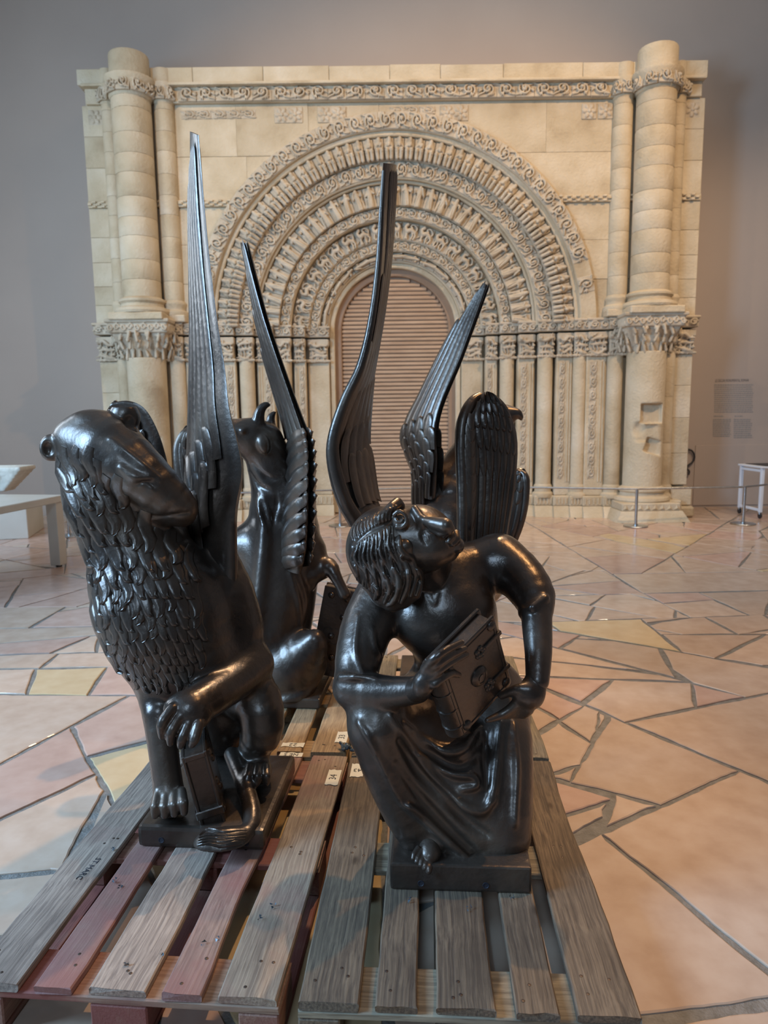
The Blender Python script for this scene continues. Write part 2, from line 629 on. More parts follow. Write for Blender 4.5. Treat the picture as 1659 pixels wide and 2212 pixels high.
        for a in cor:
            for ax in range(3):
                if a[ax] == 0:
                    b = list(a)
                    b[ax] = 1
                    va, vb = V[a], V[tuple(b)]
                    x = (va < 0) != (vb < 0)
                    t = np.where(x, va / np.where(x, va - vb, 1), 0)
                    pos = np.repeat(np.array(a, float)[None], len(I), 0)
                    pos[:, ax] += t
                    acc += pos * x[:, None]
                    w += x
        v = s.lo + s.h * (I + acc / w[:, None])
        quads = []
        for ax in range(3):
            o1, o2 = [(1, 2), (2, 0), (0, 1)][ax]
            sa = [slice(None)] * 3
            sb = [slice(None)] * 3
            sa[ax], sb[ax] = slice(0, -1), slice(1, None)
            A, B = S[tuple(sa)], S[tuple(sb)]
            E = np.argwhere(A != B)
            ok = (E[:, o1] > 0) & (E[:, o2] > 0) & (E[:, o1] < n[o1] - 1) & (E[:, o2] < n[o2] - 1)
            E = E[ok]
            ins = A[E[:, 0], E[:, 1], E[:, 2]]
            q = []
            for d1, d2 in ((-1, -1), (0, -1), (0, 0), (-1, 0)):
                e = E.copy()
                e[:, o1] += d1
                e[:, o2] += d2
                q.append(ids[e[:, 0], e[:, 1], e[:, 2]])
            q = np.stack(q, 1)
            q[~ins] = q[~ins][:, ::-1]
            quads.append(q)
        q = np.vstack(quads)
        if smooth:
            for _ in range(smooth):
                ac = np.zeros_like(v)
                ct = np.zeros(len(v))
                for i in range(4):
                    a, b = q[:, i], q[:, (i + 1) % 4]
                    for j in range(3):
                        ac[:, j] += np.bincount(a, v[b, j], len(v)) + np.bincount(b, v[a, j], len(v))
                    ct += np.bincount(a, None, len(v)) + np.bincount(b, None, len(v))
                v = 0.5 * v + 0.5 * ac / np.maximum(ct, 1)[:, None]
        me = bpy.data.meshes.new(name)
        me.vertices.add(len(v))
        me.vertices.foreach_set('co', v.astype(np.float32).ravel())
        me.loops.add(q.size)
        me.loops.foreach_set('vertex_index', q.astype(np.int32).ravel())
        me.polygons.add(len(q))
        me.polygons.foreach_set('loop_start', np.arange(0, q.size, 4, dtype=np.int32))
        me.polygons.foreach_set('loop_total', np.full(len(q), 4, np.int32))
        me.polygons.foreach_set('use_smooth', np.ones(len(q), bool))
        if mat:
            me.materials.append(mat)
        me.update(calc_edges=True)
        me.validate()
        return me


def rotm(ry=0, rz=0, rx=0):
    return np.array((Matrix.Rotation(math.radians(rz), 3, 'Z') @ Matrix.Rotation(math.radians(ry), 3, 'Y') @ Matrix.Rotation(math.radians(rx), 3, 'X')))


# ------------------------------------------------------------------ room
WALL_Y = 10.9
XL, XR, YF, ZC = -9.5, 9.5, -8.0, 9.2
wb = link('wall_back', box_mesh('wall_back', (XL, WALL_Y, -0.05), (XR, WALL_Y + 0.3, ZC), M['wall']), kind='structure')
link('wall_right', box_mesh('wall_right', (XR, YF, -0.05), (XR + 0.3, WALL_Y, ZC), M['wall']), kind='structure')
link('ceiling', box_mesh('ceiling', (XL, YF, ZC), (XR, WALL_Y, ZC + 0.3), M['ceiling']), kind='structure')
# low shadow-gap door panel in the back wall, beside the portal
dp = link('door_2', box_mesh('door_2', (4.82, WALL_Y - 0.012, 0.03), (6.4, WALL_Y + 0.01, 0.965), M['wall'], 0.003), kind='structure',
          label='flush service panel painted like the wall beside the portal')

# ------------------------------------------------------------------ floor: irregular polished stones in grey mortar
floor = link('floor', mesh('floor', [(XL, YF, -0.007), (XR, YF, -0.007), (XR, WALL_Y, -0.007), (XL, WALL_Y, -0.007)], [(0, 1, 2, 3)], M['mortar']), kind='structure')


def depth_of(p):
    return float((np.asarray(p) - CPOS) @ fwd)


R2 = random.Random(5)


def clip(poly, n, c):
    out = []
    for i in range(len(poly)):
        a, b = poly[i], poly[(i + 1) % len(poly)]
        da, db = n @ a - c, n @ b - c
        if da <= 0:
            out.append(a)
        if (da < 0) != (db < 0) and abs(da - db) > 1e-12:
            out.append(a + (b - a) * (da / (da - db)))
    return out


def poly_area(p):
    p = np.array(p)
    return 0.5 * abs(np.sum(p[:, 0] * np.roll(p[:, 1], -1) - p[:, 1] * np.roll(p[:, 0], -1)))


def inside(poly, q):
    sgn = 0
    for i in range(len(poly)):
        a, b = poly[i], poly[(i + 1) % len(poly)]
        z = (b[0] - a[0]) * (q[1] - a[1]) - (b[1] - a[1]) * (q[0] - a[0])
        if z * sgn < 0:
            return False
        sgn = sgn or z
    return True


def fl(x, y):
    return PZ(x, y)[:2]


cells = [[np.array(v, float) for v in ((-9.4, 0.3), (9.4, 0.3), (9.4, WALL_Y - 0.004), (-9.4, WALL_Y - 0.004))]]


def cut(i, p, q):
    n = np.array((q[1] - p[1], p[0] - q[0]))
    n = n / (np.linalg.norm(n) + 1e-12)
    c = n @ p
    a, b = clip(cells[i], n, c), clip(cells[i], -n, -c)
    if len(a) < 3 or len(b) < 3 or poly_area(a) < 0.0015 or poly_area(b) < 0.0015:
        return False
    cells[i] = a
    cells.append(b)
    return True


# joints read off the photograph: (a pixel inside the stone to split, two pixels on the joint)
for c_, p_, q_ in [
    ((1200, 2000), (829, 2200), (829, 1130)),
    ((1400, 1700), (1289, 1534), (1659, 1690)), ((1400, 1650), (1310, 1790), (1600, 1665)), ((1500, 1850), (1300, 1800), (1659, 2092)),
    ((1450, 2040), (1430, 2203), (1659, 2172)), ((1403, 1622), (1209, 1684), (1396, 1731)), ((1271, 1734), (1322, 1722), (1308, 1790)),
    ((1403, 1622), (1316, 1544), (1245, 1668)), ((1555, 1571), (1376, 1556), (1600, 1510)), ((1393, 1507), (1400, 1450), (1659, 1517)),
    ((1393, 1507), (1180, 1427), (1420, 1452)), ((1541, 1500), (1494, 1470), (1503, 1530)), ((1555, 1436), (1490, 1412), (1659, 1441)),
    ((1500, 1380), (1190, 1343), (1550, 1331)), ((1302, 1372), (1390, 1340), (1480, 1412)), ((1302, 1372), (1190, 1350), (1310, 1433)),
    ((1329, 1312), (1180, 1287), (1560, 1278)), ((1329, 1312), (1390, 1282), (1490, 1333)), ((1250, 1240), (1280, 1215), (1390, 1282)),
    ((1235, 1487), (1180, 1462), (1340, 1468)), ((1393, 1507), (1345, 1450), (1255, 1520)), ((1437, 1258), (1300, 1240), (1600, 1235)),
    ((106, 1543), (58, 1500), (300, 1502)), ((106, 1543), (150, 1572), (282, 1501)), ((235, 1574), (160, 1580), (200, 1655)),
    ((235, 1574), (185, 1637), (330, 1600)), ((82, 1651), (40, 1752), (205, 1673)), ((164, 1722), (240, 1680), (200, 1760)), ((84, 1820), (0, 1890), (127, 1881)),
    ((153, 1470), (0, 1445), (245, 1440)), ((153, 1470), (75, 1450), (60, 1500)), ((223, 1466), (228, 1445), (190, 1498)), ((153, 1426), (120, 1412), (240, 1408)),
    ((70, 1423), (125, 1412), (75, 1455)), ((118, 1367), (0, 1390), (214, 1372)), ((118, 1367), (0, 1357), (213, 1352)), ((129, 1334), (0, 1312), (200, 1310)),
    ((1530, 1830), (1659, 1690), (1560, 1640)),
]:
    pt = fl(*c_)
    for i in range(len(cells)):
        if inside(cells[i], pt):
            cut(i, fl(*p_), fl(*q_))
            break
keep = [(fl(*k), kind) for *k, kind in ((1530, 1850, None), (1440, 2040, None), (1403, 1622, None), (1555, 1571, 'b'), (82, 1651, 'p'), (106, 1543, 'p'), (235, 1574, 'p'), (164, 1722, 'b'), (282, 1668, 'y'), (1393, 1507, 'b'))]
i = 0
while i < len(cells):
    p = np.array(cells[i])
    c = p.mean(0)
    dist = np.hypot(c[0], c[1])
    lim = R2.uniform(0.16, 0.62) * (1.0 if dist < 6 else 1.25)
    ar = poly_area(p)
    kp = any(inside(cells[i], k[0]) for k in keep)
    vis = abs(c[0]) < 0.62 * c[1] + 1.6
    if not kp and ar > (lim if vis else 6.0):
        w, V = np.linalg.eigh(np.cov((p - c).T))
        ax = V[:, 1]
        ang = math.atan2(ax[1], ax[0]) + PI / 2 + R2.uniform(-0.65, 0.65)
        o_ = c + ax * math.sqrt(w[1]) * R2.uniform(-0.5, 0.5)
        if cut(i, o_, o_ + np.array((math.cos(ang), math.sin(ang)))):
            continue
    elif not kp and vis and ar > 0.12 and R2.random() < 0.42:       # a chip at one corner
        k = R2.randrange(len(p))
        a, b, d = p[k], p[(k + 1) % len(p)], p[k - 1]
        cut(i, a + (b - a) * R2.uniform(0.25, 0.45), a + (d - a) * R2.uniform(0.25, 0.5))
    i += 1
stones = []
for poly0 in cells:
    kd = None
    for k in keep:
        if inside(poly0, k[0]):
            kd = k[1] or 'b'
    poly = [v.copy() for v in poly0]
    cc = np.mean(poly0, axis=0)
    x, y = cc
    if y > WALL_Y - 0.02:
        continue
    for a in range(len(poly0)):      # inset each joint by its own amount, slightly askew
        p, q = poly0[a], poly0[(a + 1) % len(poly0)]
        t = q - p
        L = np.linalg.norm(t)
        if L < 1e-6:
            continue
        n = np.array((t[1], -t[0])) / L
        if n @ (cc - p) > 0:
            n = -n
        g0 = R2.choice((0.004, 0.007, 0.011, 0.017) if y < 4.8 else (0.003, 0.005, 0.007, 0.012))
        sk = R2.uniform(-0.018, 0.018) / max(L, 0.3)
        n2 = n + np.array((-n[1], n[0])) * sk
        n2 /= np.linalg.norm(n2)
        poly = clip(poly, n2, n2 @ ((p + q) / 2) - g0)
        if len(poly) < 3:
            break
    if len(poly) < 3:
        continue
    out = []
    for a in range(len(poly)):
        p, q = poly[a], poly[(a + 1) % len(poly)]
        L = np.linalg.norm(q - p)
        m = max(1, int(L / (0.035 if y < 3.5 else 0.07 if y < 6 else 0.25)))
        t = (q - p) / (L + 1e-9)
        n = np.array([t[1], -t[0]])
        if n @ (cc - p) > 0:
            n = -n
        ph = R2.uniform(0, 6)
        for k in range(m):
            w = k / m
            out.append(p + (q - p) * w - n * ((0.003 * (1 + math.sin(ph + w * L * 14)) + R2.uniform(0, 0.004)) if k else 0))
    out = np.array(out)
    ar = poly_area(out)
    if ar < 0.0015:
        continue
    if abs(x) > 0.62 * y + 1.8:
        stones.append((99, out, kd, (x, y)))
    else:
        stones.append((np.hypot(x, y) / math.sqrt(ar), out, kd, (x, y)))
stones.sort(key=lambda s: s[0])


def stone_geo(out, dz):
    c = out.mean(0)
    n = len(out)
    inn = c + (out - c) * (1 - 0.006 / (np.linalg.norm(out - c, axis=1)[:, None] + 1e-6))
    v = [(p[0], p[1], -0.012) for p in out] + [(p[0], p[1], -0.003 + dz) for p in out] + [(p[0], p[1], dz) for p in inn]
    f = [tuple(range(2 * n, 3 * n))]
    for i in range(n):
        j = (i + 1) % n
        f.append((i, j, n + j, n + i))
        f.append((n + i, n + j, 2 * n + j, 2 * n + i))
    return v, f


def stone_mat(k, x):
    if k == 'y':
        return M['stone_yellow']
    if k == 'p':
        return M['stone_pink']
    if k == 'b':
        return M['stone_beige']
    z = R2.random()
    if z < 0.025:
        return M['stone_yellow']
    return M['stone_pink'] if z < (0.62 if x < 0 else 0.35) else M['stone_beige']


rest_v, rest_f = [], []
for i, (_, out, k, (x, y)) in enumerate(stones):
    v, f = stone_geo(out, R2.uniform(-0.0008, 0.0008))
    if i < 295:
        link('paving_stone', mesh('paving_stone', v, f, stone_mat(k, x)), floor)
    else:
        b0 = len(rest_v)
        rest_v += v
        rest_f += [tuple(q + b0 for q in g) for g in f]
if rest_v:
    link('far_paving_stones', mesh('far_paving_stones', rest_v, rest_f, M['stone_beige']), floor, kind='stuff')

# ------------------------------------------------------------------ carved limestone prototypes (x along, z up, relief towards -y, back at y = 0)
def proto_scroll(seed, w=0.30, h=0.22, d=0.055, res=0.0085, back=True):
    r = random.Random(seed)
    s = Sdf((-w / 2 - 0.02, -d - 0.03, -h / 2 - 0.02), (w / 2 + 0.02, 0.02, h / 2 + 0.02), res)
    if back:
        s.box((0, 0.0, 0), (w / 2, 0.012, h / 2), rd=0.004, k=0)
    sg = r.choice((-1, 1))
    ph = r.uniform(0, 2 * PI)
    pts, rad = [], []
    for i in range(26):
        t = i / 25
        a = ph + sg * t * 2 * PI * r.choice((1.45, 1.45))
        q = 0.44 - 0.34 * t
        pts.append((math.cos(a) * q * min(w, h) * 1.05, -d * (0.45 + 0.3 * t), math.sin(a) * q * h))
        rad.append(0.017 - 0.003 * t)
    s.chain(pts, rad, 0.004)
    s.ell((0, -d * 0.75, 0), (0.026, 0.028, 0.026), k=0.006)
    for i in range(3):      # leaves in the corners
        a = ph + i * 2.1 + 0.6
        c = np.array((math.cos(a) * w * 0.40, -d * 0.45, math.sin(a) * h * 0.36))
        for j in (-1, 0, 1):
            e = c + np.array((math.cos(a + j * 0.9), 0, math.sin(a + j * 0.9))) * 0.035
            s.chain([c * np.array((0.8, 1, 0.8)), e], [0.013, 0.009], 0.003)
    s.chain([(-w / 2, -d * 0.4, -h * 0.42 * sg), (-w * 0.2, -d * 0.55, -h * 0.25 * sg), (w * 0.2, -d * 0.5, h * 0.36 * sg), (w / 2, -d * 0.4, h * 0.42 * sg)], 0.012, 0.003)
    return s.mesh('scroll_relief', M['lime_carved'])


def proto_figure(seed, w=0.15, h=0.30, d=0.11, res=0.009):
    """seated robed elder; head outwards (+z)."""
    r = random.Random(seed)
    s = Sdf((-w / 2 - 0.02, -d - 0.06, -h / 2 - 0.02), (w / 2 + 0.02, 0.02, h / 2 + 0.03), res)
    tl = r.uniform(-0.012, 0.012)
    s.ell((tl, -0.055, h * 0.36), (0.030, 0.033, 0.038), k=0.0)          # head
    s.ell((tl, -0.02, h * 0.38), (0.050, 0.014, 0.050), k=0.006)         # halo
    s.chain([(tl * 0.5, -0.045, h * 0.22), (0, -0.05, -h * 0.06)], [0.040, 0.050], 0.02, flat=((0, 1, 0), 1.1))
    for sg in (-1, 1):                                                   # arms
        ex = sg * r.uniform(0.048, 0.062)
        s.chain([(sg * 0.035, -0.045, h * 0.20), (ex, -0.07, h * 0.02), (sg * 0.012, -0.105, h * r.uniform(0.05, 0.14))], [0.019, 0.016, 0.014], 0.006)
    s.chain([(-0.03, -0.05, -h * 0.10), (-0.035, -0.115, -h * 0.14), (-0.03, -0.085, -h * 0.46)], [0.032, 0.030, 0.026], 0.012)
    s.chain([(0.03, -0.05, -h * 0.10), (0.035, -0.115, -h * 0.14), (0.03, -0.085, -h * 0.46)], [0.032, 0.030, 0.026], 0.012)
    s.ell((r.uniform(-0.03, 0.03), -0.11, h * 0.1), (0.024, 0.016, 0.034), rotm(r.uniform(-40, 40)), 0.004)   # instrument
    for i in range(4):
        x = -0.05 + 0.033 * i
        s.chain([(x, -0.13, -h * 0.12), (x * 0.9, -0.115, -h * 0.48)], 0.006, 0.004, 'sub')
    s.box((0, -0.012, -0.01), (w / 2, 0.02, h * 0.48), rd=0.005, k=0.004)
    return s.mesh('carved_figure', M['lime_carved'])


def proto_standing(seed, w=0.17, h=0.28, d=0.09, res=0.009):
    """gesturing standing figure, slender."""
    r = random.Random(seed)
    s = Sdf((-w / 2 - 0.03, -d - 0.05, -h / 2 - 0.02), (w / 2 + 0.03, 0.02, h / 2 + 0.03), res)
    ln = r.uniform(-0.03, 0.03)
    s.ell((ln, -0.06, h * 0.40), (0.027, 0.030, 0.033), k=0.0)
    s.chain([(ln * 0.8, -0.05, h * 0.27), (0, -0.055, 0), (-ln * 0.5, -0.05, -h * 0.46)], [0.034, 0.038, 0.046], 0.012)
    for sg in (-1, 1):
        s.chain([(ln + sg * 0.03, -0.05, h * 0.26), (sg * 0.065, -0.06, h * r.uniform(0.0, 0.25)), (sg * r.uniform(0.03, 0.08), -0.08, h * r.uniform(0.05, 0.42))], [0.017, 0.015, 0.012], 0.006)
    s.chain([(-0.01, -0.09, h * 0.05), (0.02, -0.09, -h * 0.45)], 0.007, 0.004, 'sub')
    s.chain([(0.05, -0.03, h * 0.1), (0.07, -0.03, -h * 0.45)], [0.012, 0.02], 0.01)
    s.box((0, -0.008, 0), (w / 2, 0.016, h * 0.5), rd=0.005, k=0.004)
    return s.mesh('carved_figure', M['lime_carved'])


def proto_beast(seed, w=0.26, h=0.25, d=0.075, res=0.0085):
    """interlaced animal on a scrolled ground."""
    r = random.Random(seed)
    s = Sdf((-w / 2 - 0.02, -d - 0.04, -h / 2 - 0.02), (w / 2 + 0.02, 0.02, h / 2 + 0.02), res)
    s.box((0, 0, 0), (w / 2, 0.014, h / 2), rd=0.004, k=0)
    sg = r.choice((-1, 1))
    b = [(-0.30 * w * sg, -0.04, -0.05 * h), (-0.05 * w * sg, -0.05, 0.08 * h), (0.2 * w * sg, -0.05, 0.0), (0.32 * w * sg, -0.055, 0.22 * h), (0.18 * w * sg, -0.06, 0.36 * h)]
    s.chain(crom(b, 12), np.interp(np.linspace(0, 1, 12), [0, 0.4, 0.8, 1], [0.026, 0.033, 0.022, 0.026]), 0.008)
    for x in (-0.28, -0.12, 0.14, 0.26):
        s.chain([(x * w * sg, -0.045, -0.02 * h), ((x + r.uniform(-0.1, 0.1)) * w * sg, -0.05, -0.24 * h), ((x + 0.03) * w * sg, -0.05, -0.42 * h)], [0.016, 0.012, 0.014], 0.004)
    t = [(-0.32 * w * sg, -0.04, 0), (-0.42 * w * sg, -0.05, 0.2 * h), (-0.2 * w * sg, -0.05, 0.38 * h), (0.0, -0.05, 0.3 * h), (-0.12 * w * sg, -0.05, 0.2 * h)]
    s.chain(crom(t, 14), 0.012, 0.003)
    for _ in range(5):
        c = np.array((r.uniform(-0.4, 0.4) * w, -0.03, r.uniform(-0.42, 0.42) * h))
        a = r.uniform(0, 6)
        s.chain([c, c + np.array((math.cos(a), -0.3, math.sin(a))) * 0.04], [0.013, 0.008], 0.003)
    return s.mesh('carved_beast', M['lime_carved'])


def proto_capital(seed, w=0.27, h=0.52, d=0.10, res=0.0105):
    """block capital: carved bell on an astragal below a carved abacus; z from 0 to h."""
    r = random.Random(seed)
    s = Sdf((-w / 2 - 0.06, -d - 0.10, -0.03), (w / 2 + 0.06, 0.18, h + 0.03), res)
    s.box((0, 0.05, h * 0.32), (w * 0.40, 0.10, h * 0.31), rd=0.02, k=0)
    s.box((0, 0.04, h * 0.55), (w * 0.46, 0.12, h * 0.10), rd=0.02, k=0.03)
    s.box((0, 0.03, h * 0.82), (w * 0.50, 0.14, h * 0.13), rd=0.012, k=0.01)
    s.box((0, 0.02, h * 0.96), (w * 0.54, 0.16, h * 0.035), rd=0.01, k=0.01)
    s.chain([(-w * 0.46, -0.055, 0.02), (w * 0.46, -0.055, 0.02)], 0.02, 0.005)

    def yy(z):
        return -0.055 if z < 0.42 * h else (-0.085 if z < 0.66 * h else -0.115)
    for i in range(3):       # animals and stems on the bell
        z0 = h * (0.14 + 0.17 * i)
        sg = r.choice((-1, 1))
        pts = [(sg * x * w, yy(z0) - 0.012, z0 + r.uniform(-0.03, 0.03)) for x in (-0.36, -0.12, 0.1, 0.32)]
        s.chain(crom(pts, 9), np.interp(np.linspace(0, 1, 9), [0, .5, 1], [0.012, r.uniform(0.02, 0.03), 0.016]), 0.006)
        s.ell((sg * 0.33 * w, yy(z0) - 0.02, z0 + 0.02), (0.024, 0.024, 0.022), k=0.006)
        for x in (-0.25, -0.05, 0.2):
            s.chain([(sg * x * w, yy(z0) - 0.012, z0), (sg * (x + r.uniform(-.12, .12)) * w, yy(z0 - 0.05) - 0.012, z0 - 0.07)], 0.010, 0.004)
    for i in range(7):
        c = np.array((r.uniform(-0.36, 0.36) * w, 0, r.uniform(0.08, 0.6) * h))
        c[1] = yy(c[2]) - 0.004
        a = r.uniform(0, 6)
        s.chain([c, c + np.array((math.cos(a), -0.25, math.sin(a))) * 0.05], [0.012, 0.008], 0.003)
    sg = r.choice((-1, 1))
    for i in range(2):       # abacus scroll
        cx = (-0.24 + 0.48 * i) * w
        pts = [(cx + math.cos(a * sg) * 0.055 * (1 - a / 11), -0.125, h * 0.82 + math.sin(a) * 0.05 * (1 - a / 11)) for a in np.linspace(0.3, 8.2, 15)]
        s.chain(pts, 0.0125, 0.003)
    for i in range(6):
        x = -0.42 + 0.165 * i
        s.chain([(x * w, -0.10, h * 0.72), (x * w + r.uniform(-.02, .02), -0.125, h * 0.80)], 0.010, 0.003)
    return s.mesh('capital', M['lime_carved'])


def proto_rosette(seed, res=0.009):
    s = Sdf((-0.13, -0.05, -0.13), (0.13, 0.02, 0.13), res)
    s.box((0, 0.002, 0), (0.10, 0.010, 0.10), rd=0.004, k=0)
    for i in range(6):
        a = i * PI / 3 + seed
        s.ell((math.cos(a) * 0.058, -0.012, math.sin(a) * 0.058), (0.038, 0.018, 0.026), rotm(-math.degrees(a)), 0.003)
    s.ell((0, -0.02, 0), (0.024, 0.02, 0.024), k=0.002)
    return s.mesh('rosette', M['lime_carved'])


PR = dict(scroll=[proto_scroll(i) for i in range(4)], narrow=[proto_scroll(20 + i, 0.22, 0.20, 0.04) for i in range(3)],
          fig=[proto_figure(i) for i in range(4)], stand=[proto_standing(40 + i) for i in range(5)],
          beast=[proto_beast(60 + i) for i in range(4)], cap=[proto_capital(80 + i) for i in range(5)], ros=[proto_rosette(0), proto_rosette(0.4)])

# ------------------------------------------------------------------ the portal
PX, PY = 0.2, 10.1
PM = T(PX, PY, 0)
portal = thing('stone_portal', 'pale limestone church portal with concentric carved arches between tall column piers', 'portal', (PX, PY, 0))
LM = M['lime']
CZ = 2.72
DEEP = WALL_Y - PY - 0.01


def pl(name, me, parent, m=None, **kw):
    return link(name, me, parent, mw=PM @ (m if m is not None else Matrix.Identity(4)), **kw)


def pick(k, i):
    return PR[k][i % len(PR[k])]


def ring(name, rin, rout, yf, yb, n=72, z0=CZ, drop=0.0, ch=0.012):
    """half ring, section with chamfered front edges, carried down by drop."""
    prof = [(rin, yb), (rin, yf + ch), (rin + ch, yf), (rout - ch, yf), (rout, yf + ch), (rout, yb)]
    st = []
    if drop:
        st.append(('d', 1))
    for i in range(n + 1):
        st.append(('a', PI * i / n))
    if drop:
        st.append(('d', -1))
    v, f = [], []
    for k, a in st:
        for r, y in prof:
            if k == 'a':
                v.append((r * math.cos(a), y, z0 + r * math.sin(a)))
            else:
                v.append((r * a, y, z0 - drop))
    m = len(prof)
    for i in range(len(st) - 1):
        for j in range(m - 1):
            f.append((i * m + j, (i + 1) * m + j, (i + 1) * m + j + 1, i * m + j + 1))
    f.append(tuple(range(m)))
    f.append(tuple(reversed(range((len(st) - 1) * m, len(st) * m))))
    me = mesh(name, v, f, LM, True)
    mark_sharp(me, 25)
    return me


def around(parent, kind, name, rmid, yf, count, sx, sz, flip=False, a0=0.0, a1=PI, skip=()):
    for i in range(count):
        if i in skip:
            continue
        a = a0 + (a1 - a0) * (i + 0.5) / count
        # local x tangential, local z radial
        R = Matrix(((math.sin(a), 0, math.cos(a), 0), (0, 1, 0, 0), (-math.cos(a), 0, math.sin(a), 0), (0, 0, 0, 1)))
        m = T(rmid * math.cos(a), yf, CZ + rmid * math.sin(a)) @ R
        if flip:
            m = m @ Matrix.Rotation(PI / 2 * (1 if i % 2 else -1), 4, 'Y')
        m = m @ Matrix.Diagonal((sx * (1 if i % 2 else -1) if not flip else sx, 1, sz, 1))
        pl(name, pick(kind, i * 7 + int(rmid * 10)), parent, m)


# order: rin, rout, front
o1 = pl('hood_mould', ring('hood_mould', 2.56, 2.79, -0.06, 0.3), portal)
around(o1, 'scroll', 'scroll_relief', 2.675, -0.055, 40, 0.72, 1.0, skip=(0, 1, 3))
o2 = pl('arch_order', ring('arch_order', 2.50, 2.58, 0.0, 0.5), portal)
o2 = pl('arch_order', ring('arch_order', 2.20, 2.52, 0.07, 0.55), portal)
around(o2, 'fig', 'carved_figure', 2.355, 0.075, 54, 0.90, 1.0)
o3 = pl('arch_order', ring('arch_order', 1.98, 2.22, 0.10, 0.6), portal)
around(o3, 'scroll', 'scroll_relief', 2.10, 0.098, 34, 0.66, 0.92)
o3b = pl('arch_order', ring('arch_order', 1.945, 1.985, 0.16, 0.6), portal)
o4 = pl('arch_order', ring('arch_order', 1.66, 1.95, 0.24, 0.65), portal)
around(o4, 'stand', 'carved_figure', 1.80, 0.238, 33, 0.95, 0.98)
o5 = pl('arch_order', ring('arch_order', 1.50, 1.665, 0.28, 0.7), portal)
around(o5, 'narrow', 'scroll_relief', 1.58, 0.278, 30, 0.74, 0.72)
o6 = pl('arch_order', ring('arch_order', 1.24, 1.505, 0.42, 0.72), portal)
around(o6, 'beast', 'carved_beast', 1.37, 0.418, 19, 0.86, 0.98)
o7 = pl('arch_order', ring('arch_order', 1.10, 1.245, 0.46, 0.74), portal)
around(o7, 'narrow', 'scroll_relief', 1.172, 0.458, 25, 0.66, 0.66)
o8 = pl('arch_order', ring('arch_order', 0.97, 1.105, 0.56, 0.76), portal)
around(o8, 'stand', 'carved_figure', 1.04, 0.558, 13, 0.62, 0.85, flip=True)
pl('door_rim', ring('door_rim', 0.90, 0.975, 0.60, 0.785, drop=2.70), portal)

# ---- wall face round the arch, in blocks
sp = pl('wall_core', box_mesh('wall_core', (-4.1, 0.34, 5.5), (4.1, DEEP, 6.0), LM, 0.005), portal)
Rx = 2.72


def lower(x):
    return CZ + math.sqrt(max(Rx * Rx - x * x, 0)) if abs(x) < Rx else 2.76


courses = [2.76, 3.32, 3.84, 4.33, 4.42, 4.98, 5.64]
cuts = [[-3.3, -2.2, -1.1, 0.0, 1.1, 2.2, 3.3], [-3.3, -1.6, 0, 1.6, 3.3], [-3.3, -2.05, -0.9, 0.3, 1.5, 2.1, 3.3], [-3.3, 0.0, 3.3],
        [-3.3, -2.0, -0.7, 0.5, 1.7, 3.3], [-3.3, -2.12, -1.15, -0.2, 0.9, 2.05, 3.3]]
for ci in range(len(courses) - 1):
    z0, z1 = courses[ci], courses[ci + 1]
    for xi in range(len(cuts[ci]) - 1):
        x0, x1 = cuts[ci][xi] + 0.0012, cuts[ci][xi + 1] - 0.0012
        xs = np.linspace(x0, x1, max(3, int((x1 - x0) / 0.05)))
        runs, cur = [], []
        for x in xs:
            lo = max(z0 + 0.001, lower(x))
            if lo < z1 - 0.012:
                cur.append((x, lo))
            else:
                if len(cur) > 1:
                    runs.append(cur)
                cur = []
        if len(cur) > 1:
            runs.append(cur)
        yf = -0.035 if ci == 3 else R2.uniform(-0.003, 0.003)
        for rn in runs:
            v, f = [], []
            for x, lo in rn:
                v += [(x, yf + 0.006, lo), (x, yf, lo + 0.006), (x, yf, z1 - 0.007), (x, yf + 0.006, z1 - 0.001), (x, 0.34, z1 - 0.001), (x, 0.34, lo)]
            n = len(rn)
            for i in range(n - 1):
                for j in range(6):
                    f.append((i * 6 + j, i * 6 + (j + 1) % 6, (i + 1) * 6 + (j + 1) % 6, (i + 1) * 6 + j))
            f.append(tuple(reversed(range(6))))
            f.append(tuple(range((n - 1) * 6, n * 6)))
            pl('billet_course' if ci == 3 else 'stone_block', mesh('stone_block', v, f, LM), sp)
            if ci == 3:      # checker billets
                for i in range(int((rn[-1][0] - rn[0][0]) / 0.06)):
                    for rr in range(3):
                        if (i + rr) % 2:
                            x = rn[0][0] + 0.03 + 0.06 * i
                            if lower(x) < z0:
                                pl('billet', PR.setdefault('bil', box_mesh('billet', (-0.026, -0.030, -0.013), (0.026, 0.0, 0.013), LM, 0.005)), sp, T(x, -0.034, z0 + 0.016 + 0.029 * rr))
# parapet blocks
pp = pl('parapet', box_mesh('parapet', (-4.15, 0.05, 5.84), (4.15, DEEP, 6.05), LM, 0.004), portal)
xs = [-4.18, -3.75, -2.65, -1.72, -0.85, -0.05, 0.62, 1.45, 2.5, 3.6, 4.15]
for a, b in zip(xs[:-1], xs[1:]):
    pl('stone_block', box_mesh('stone_block', (a + 0.002, -0.10, 5.86), (b - 0.002, 0.3, 6.06 + R2.uniform(-0.008, 0.008)), LM, 0.007), pp)
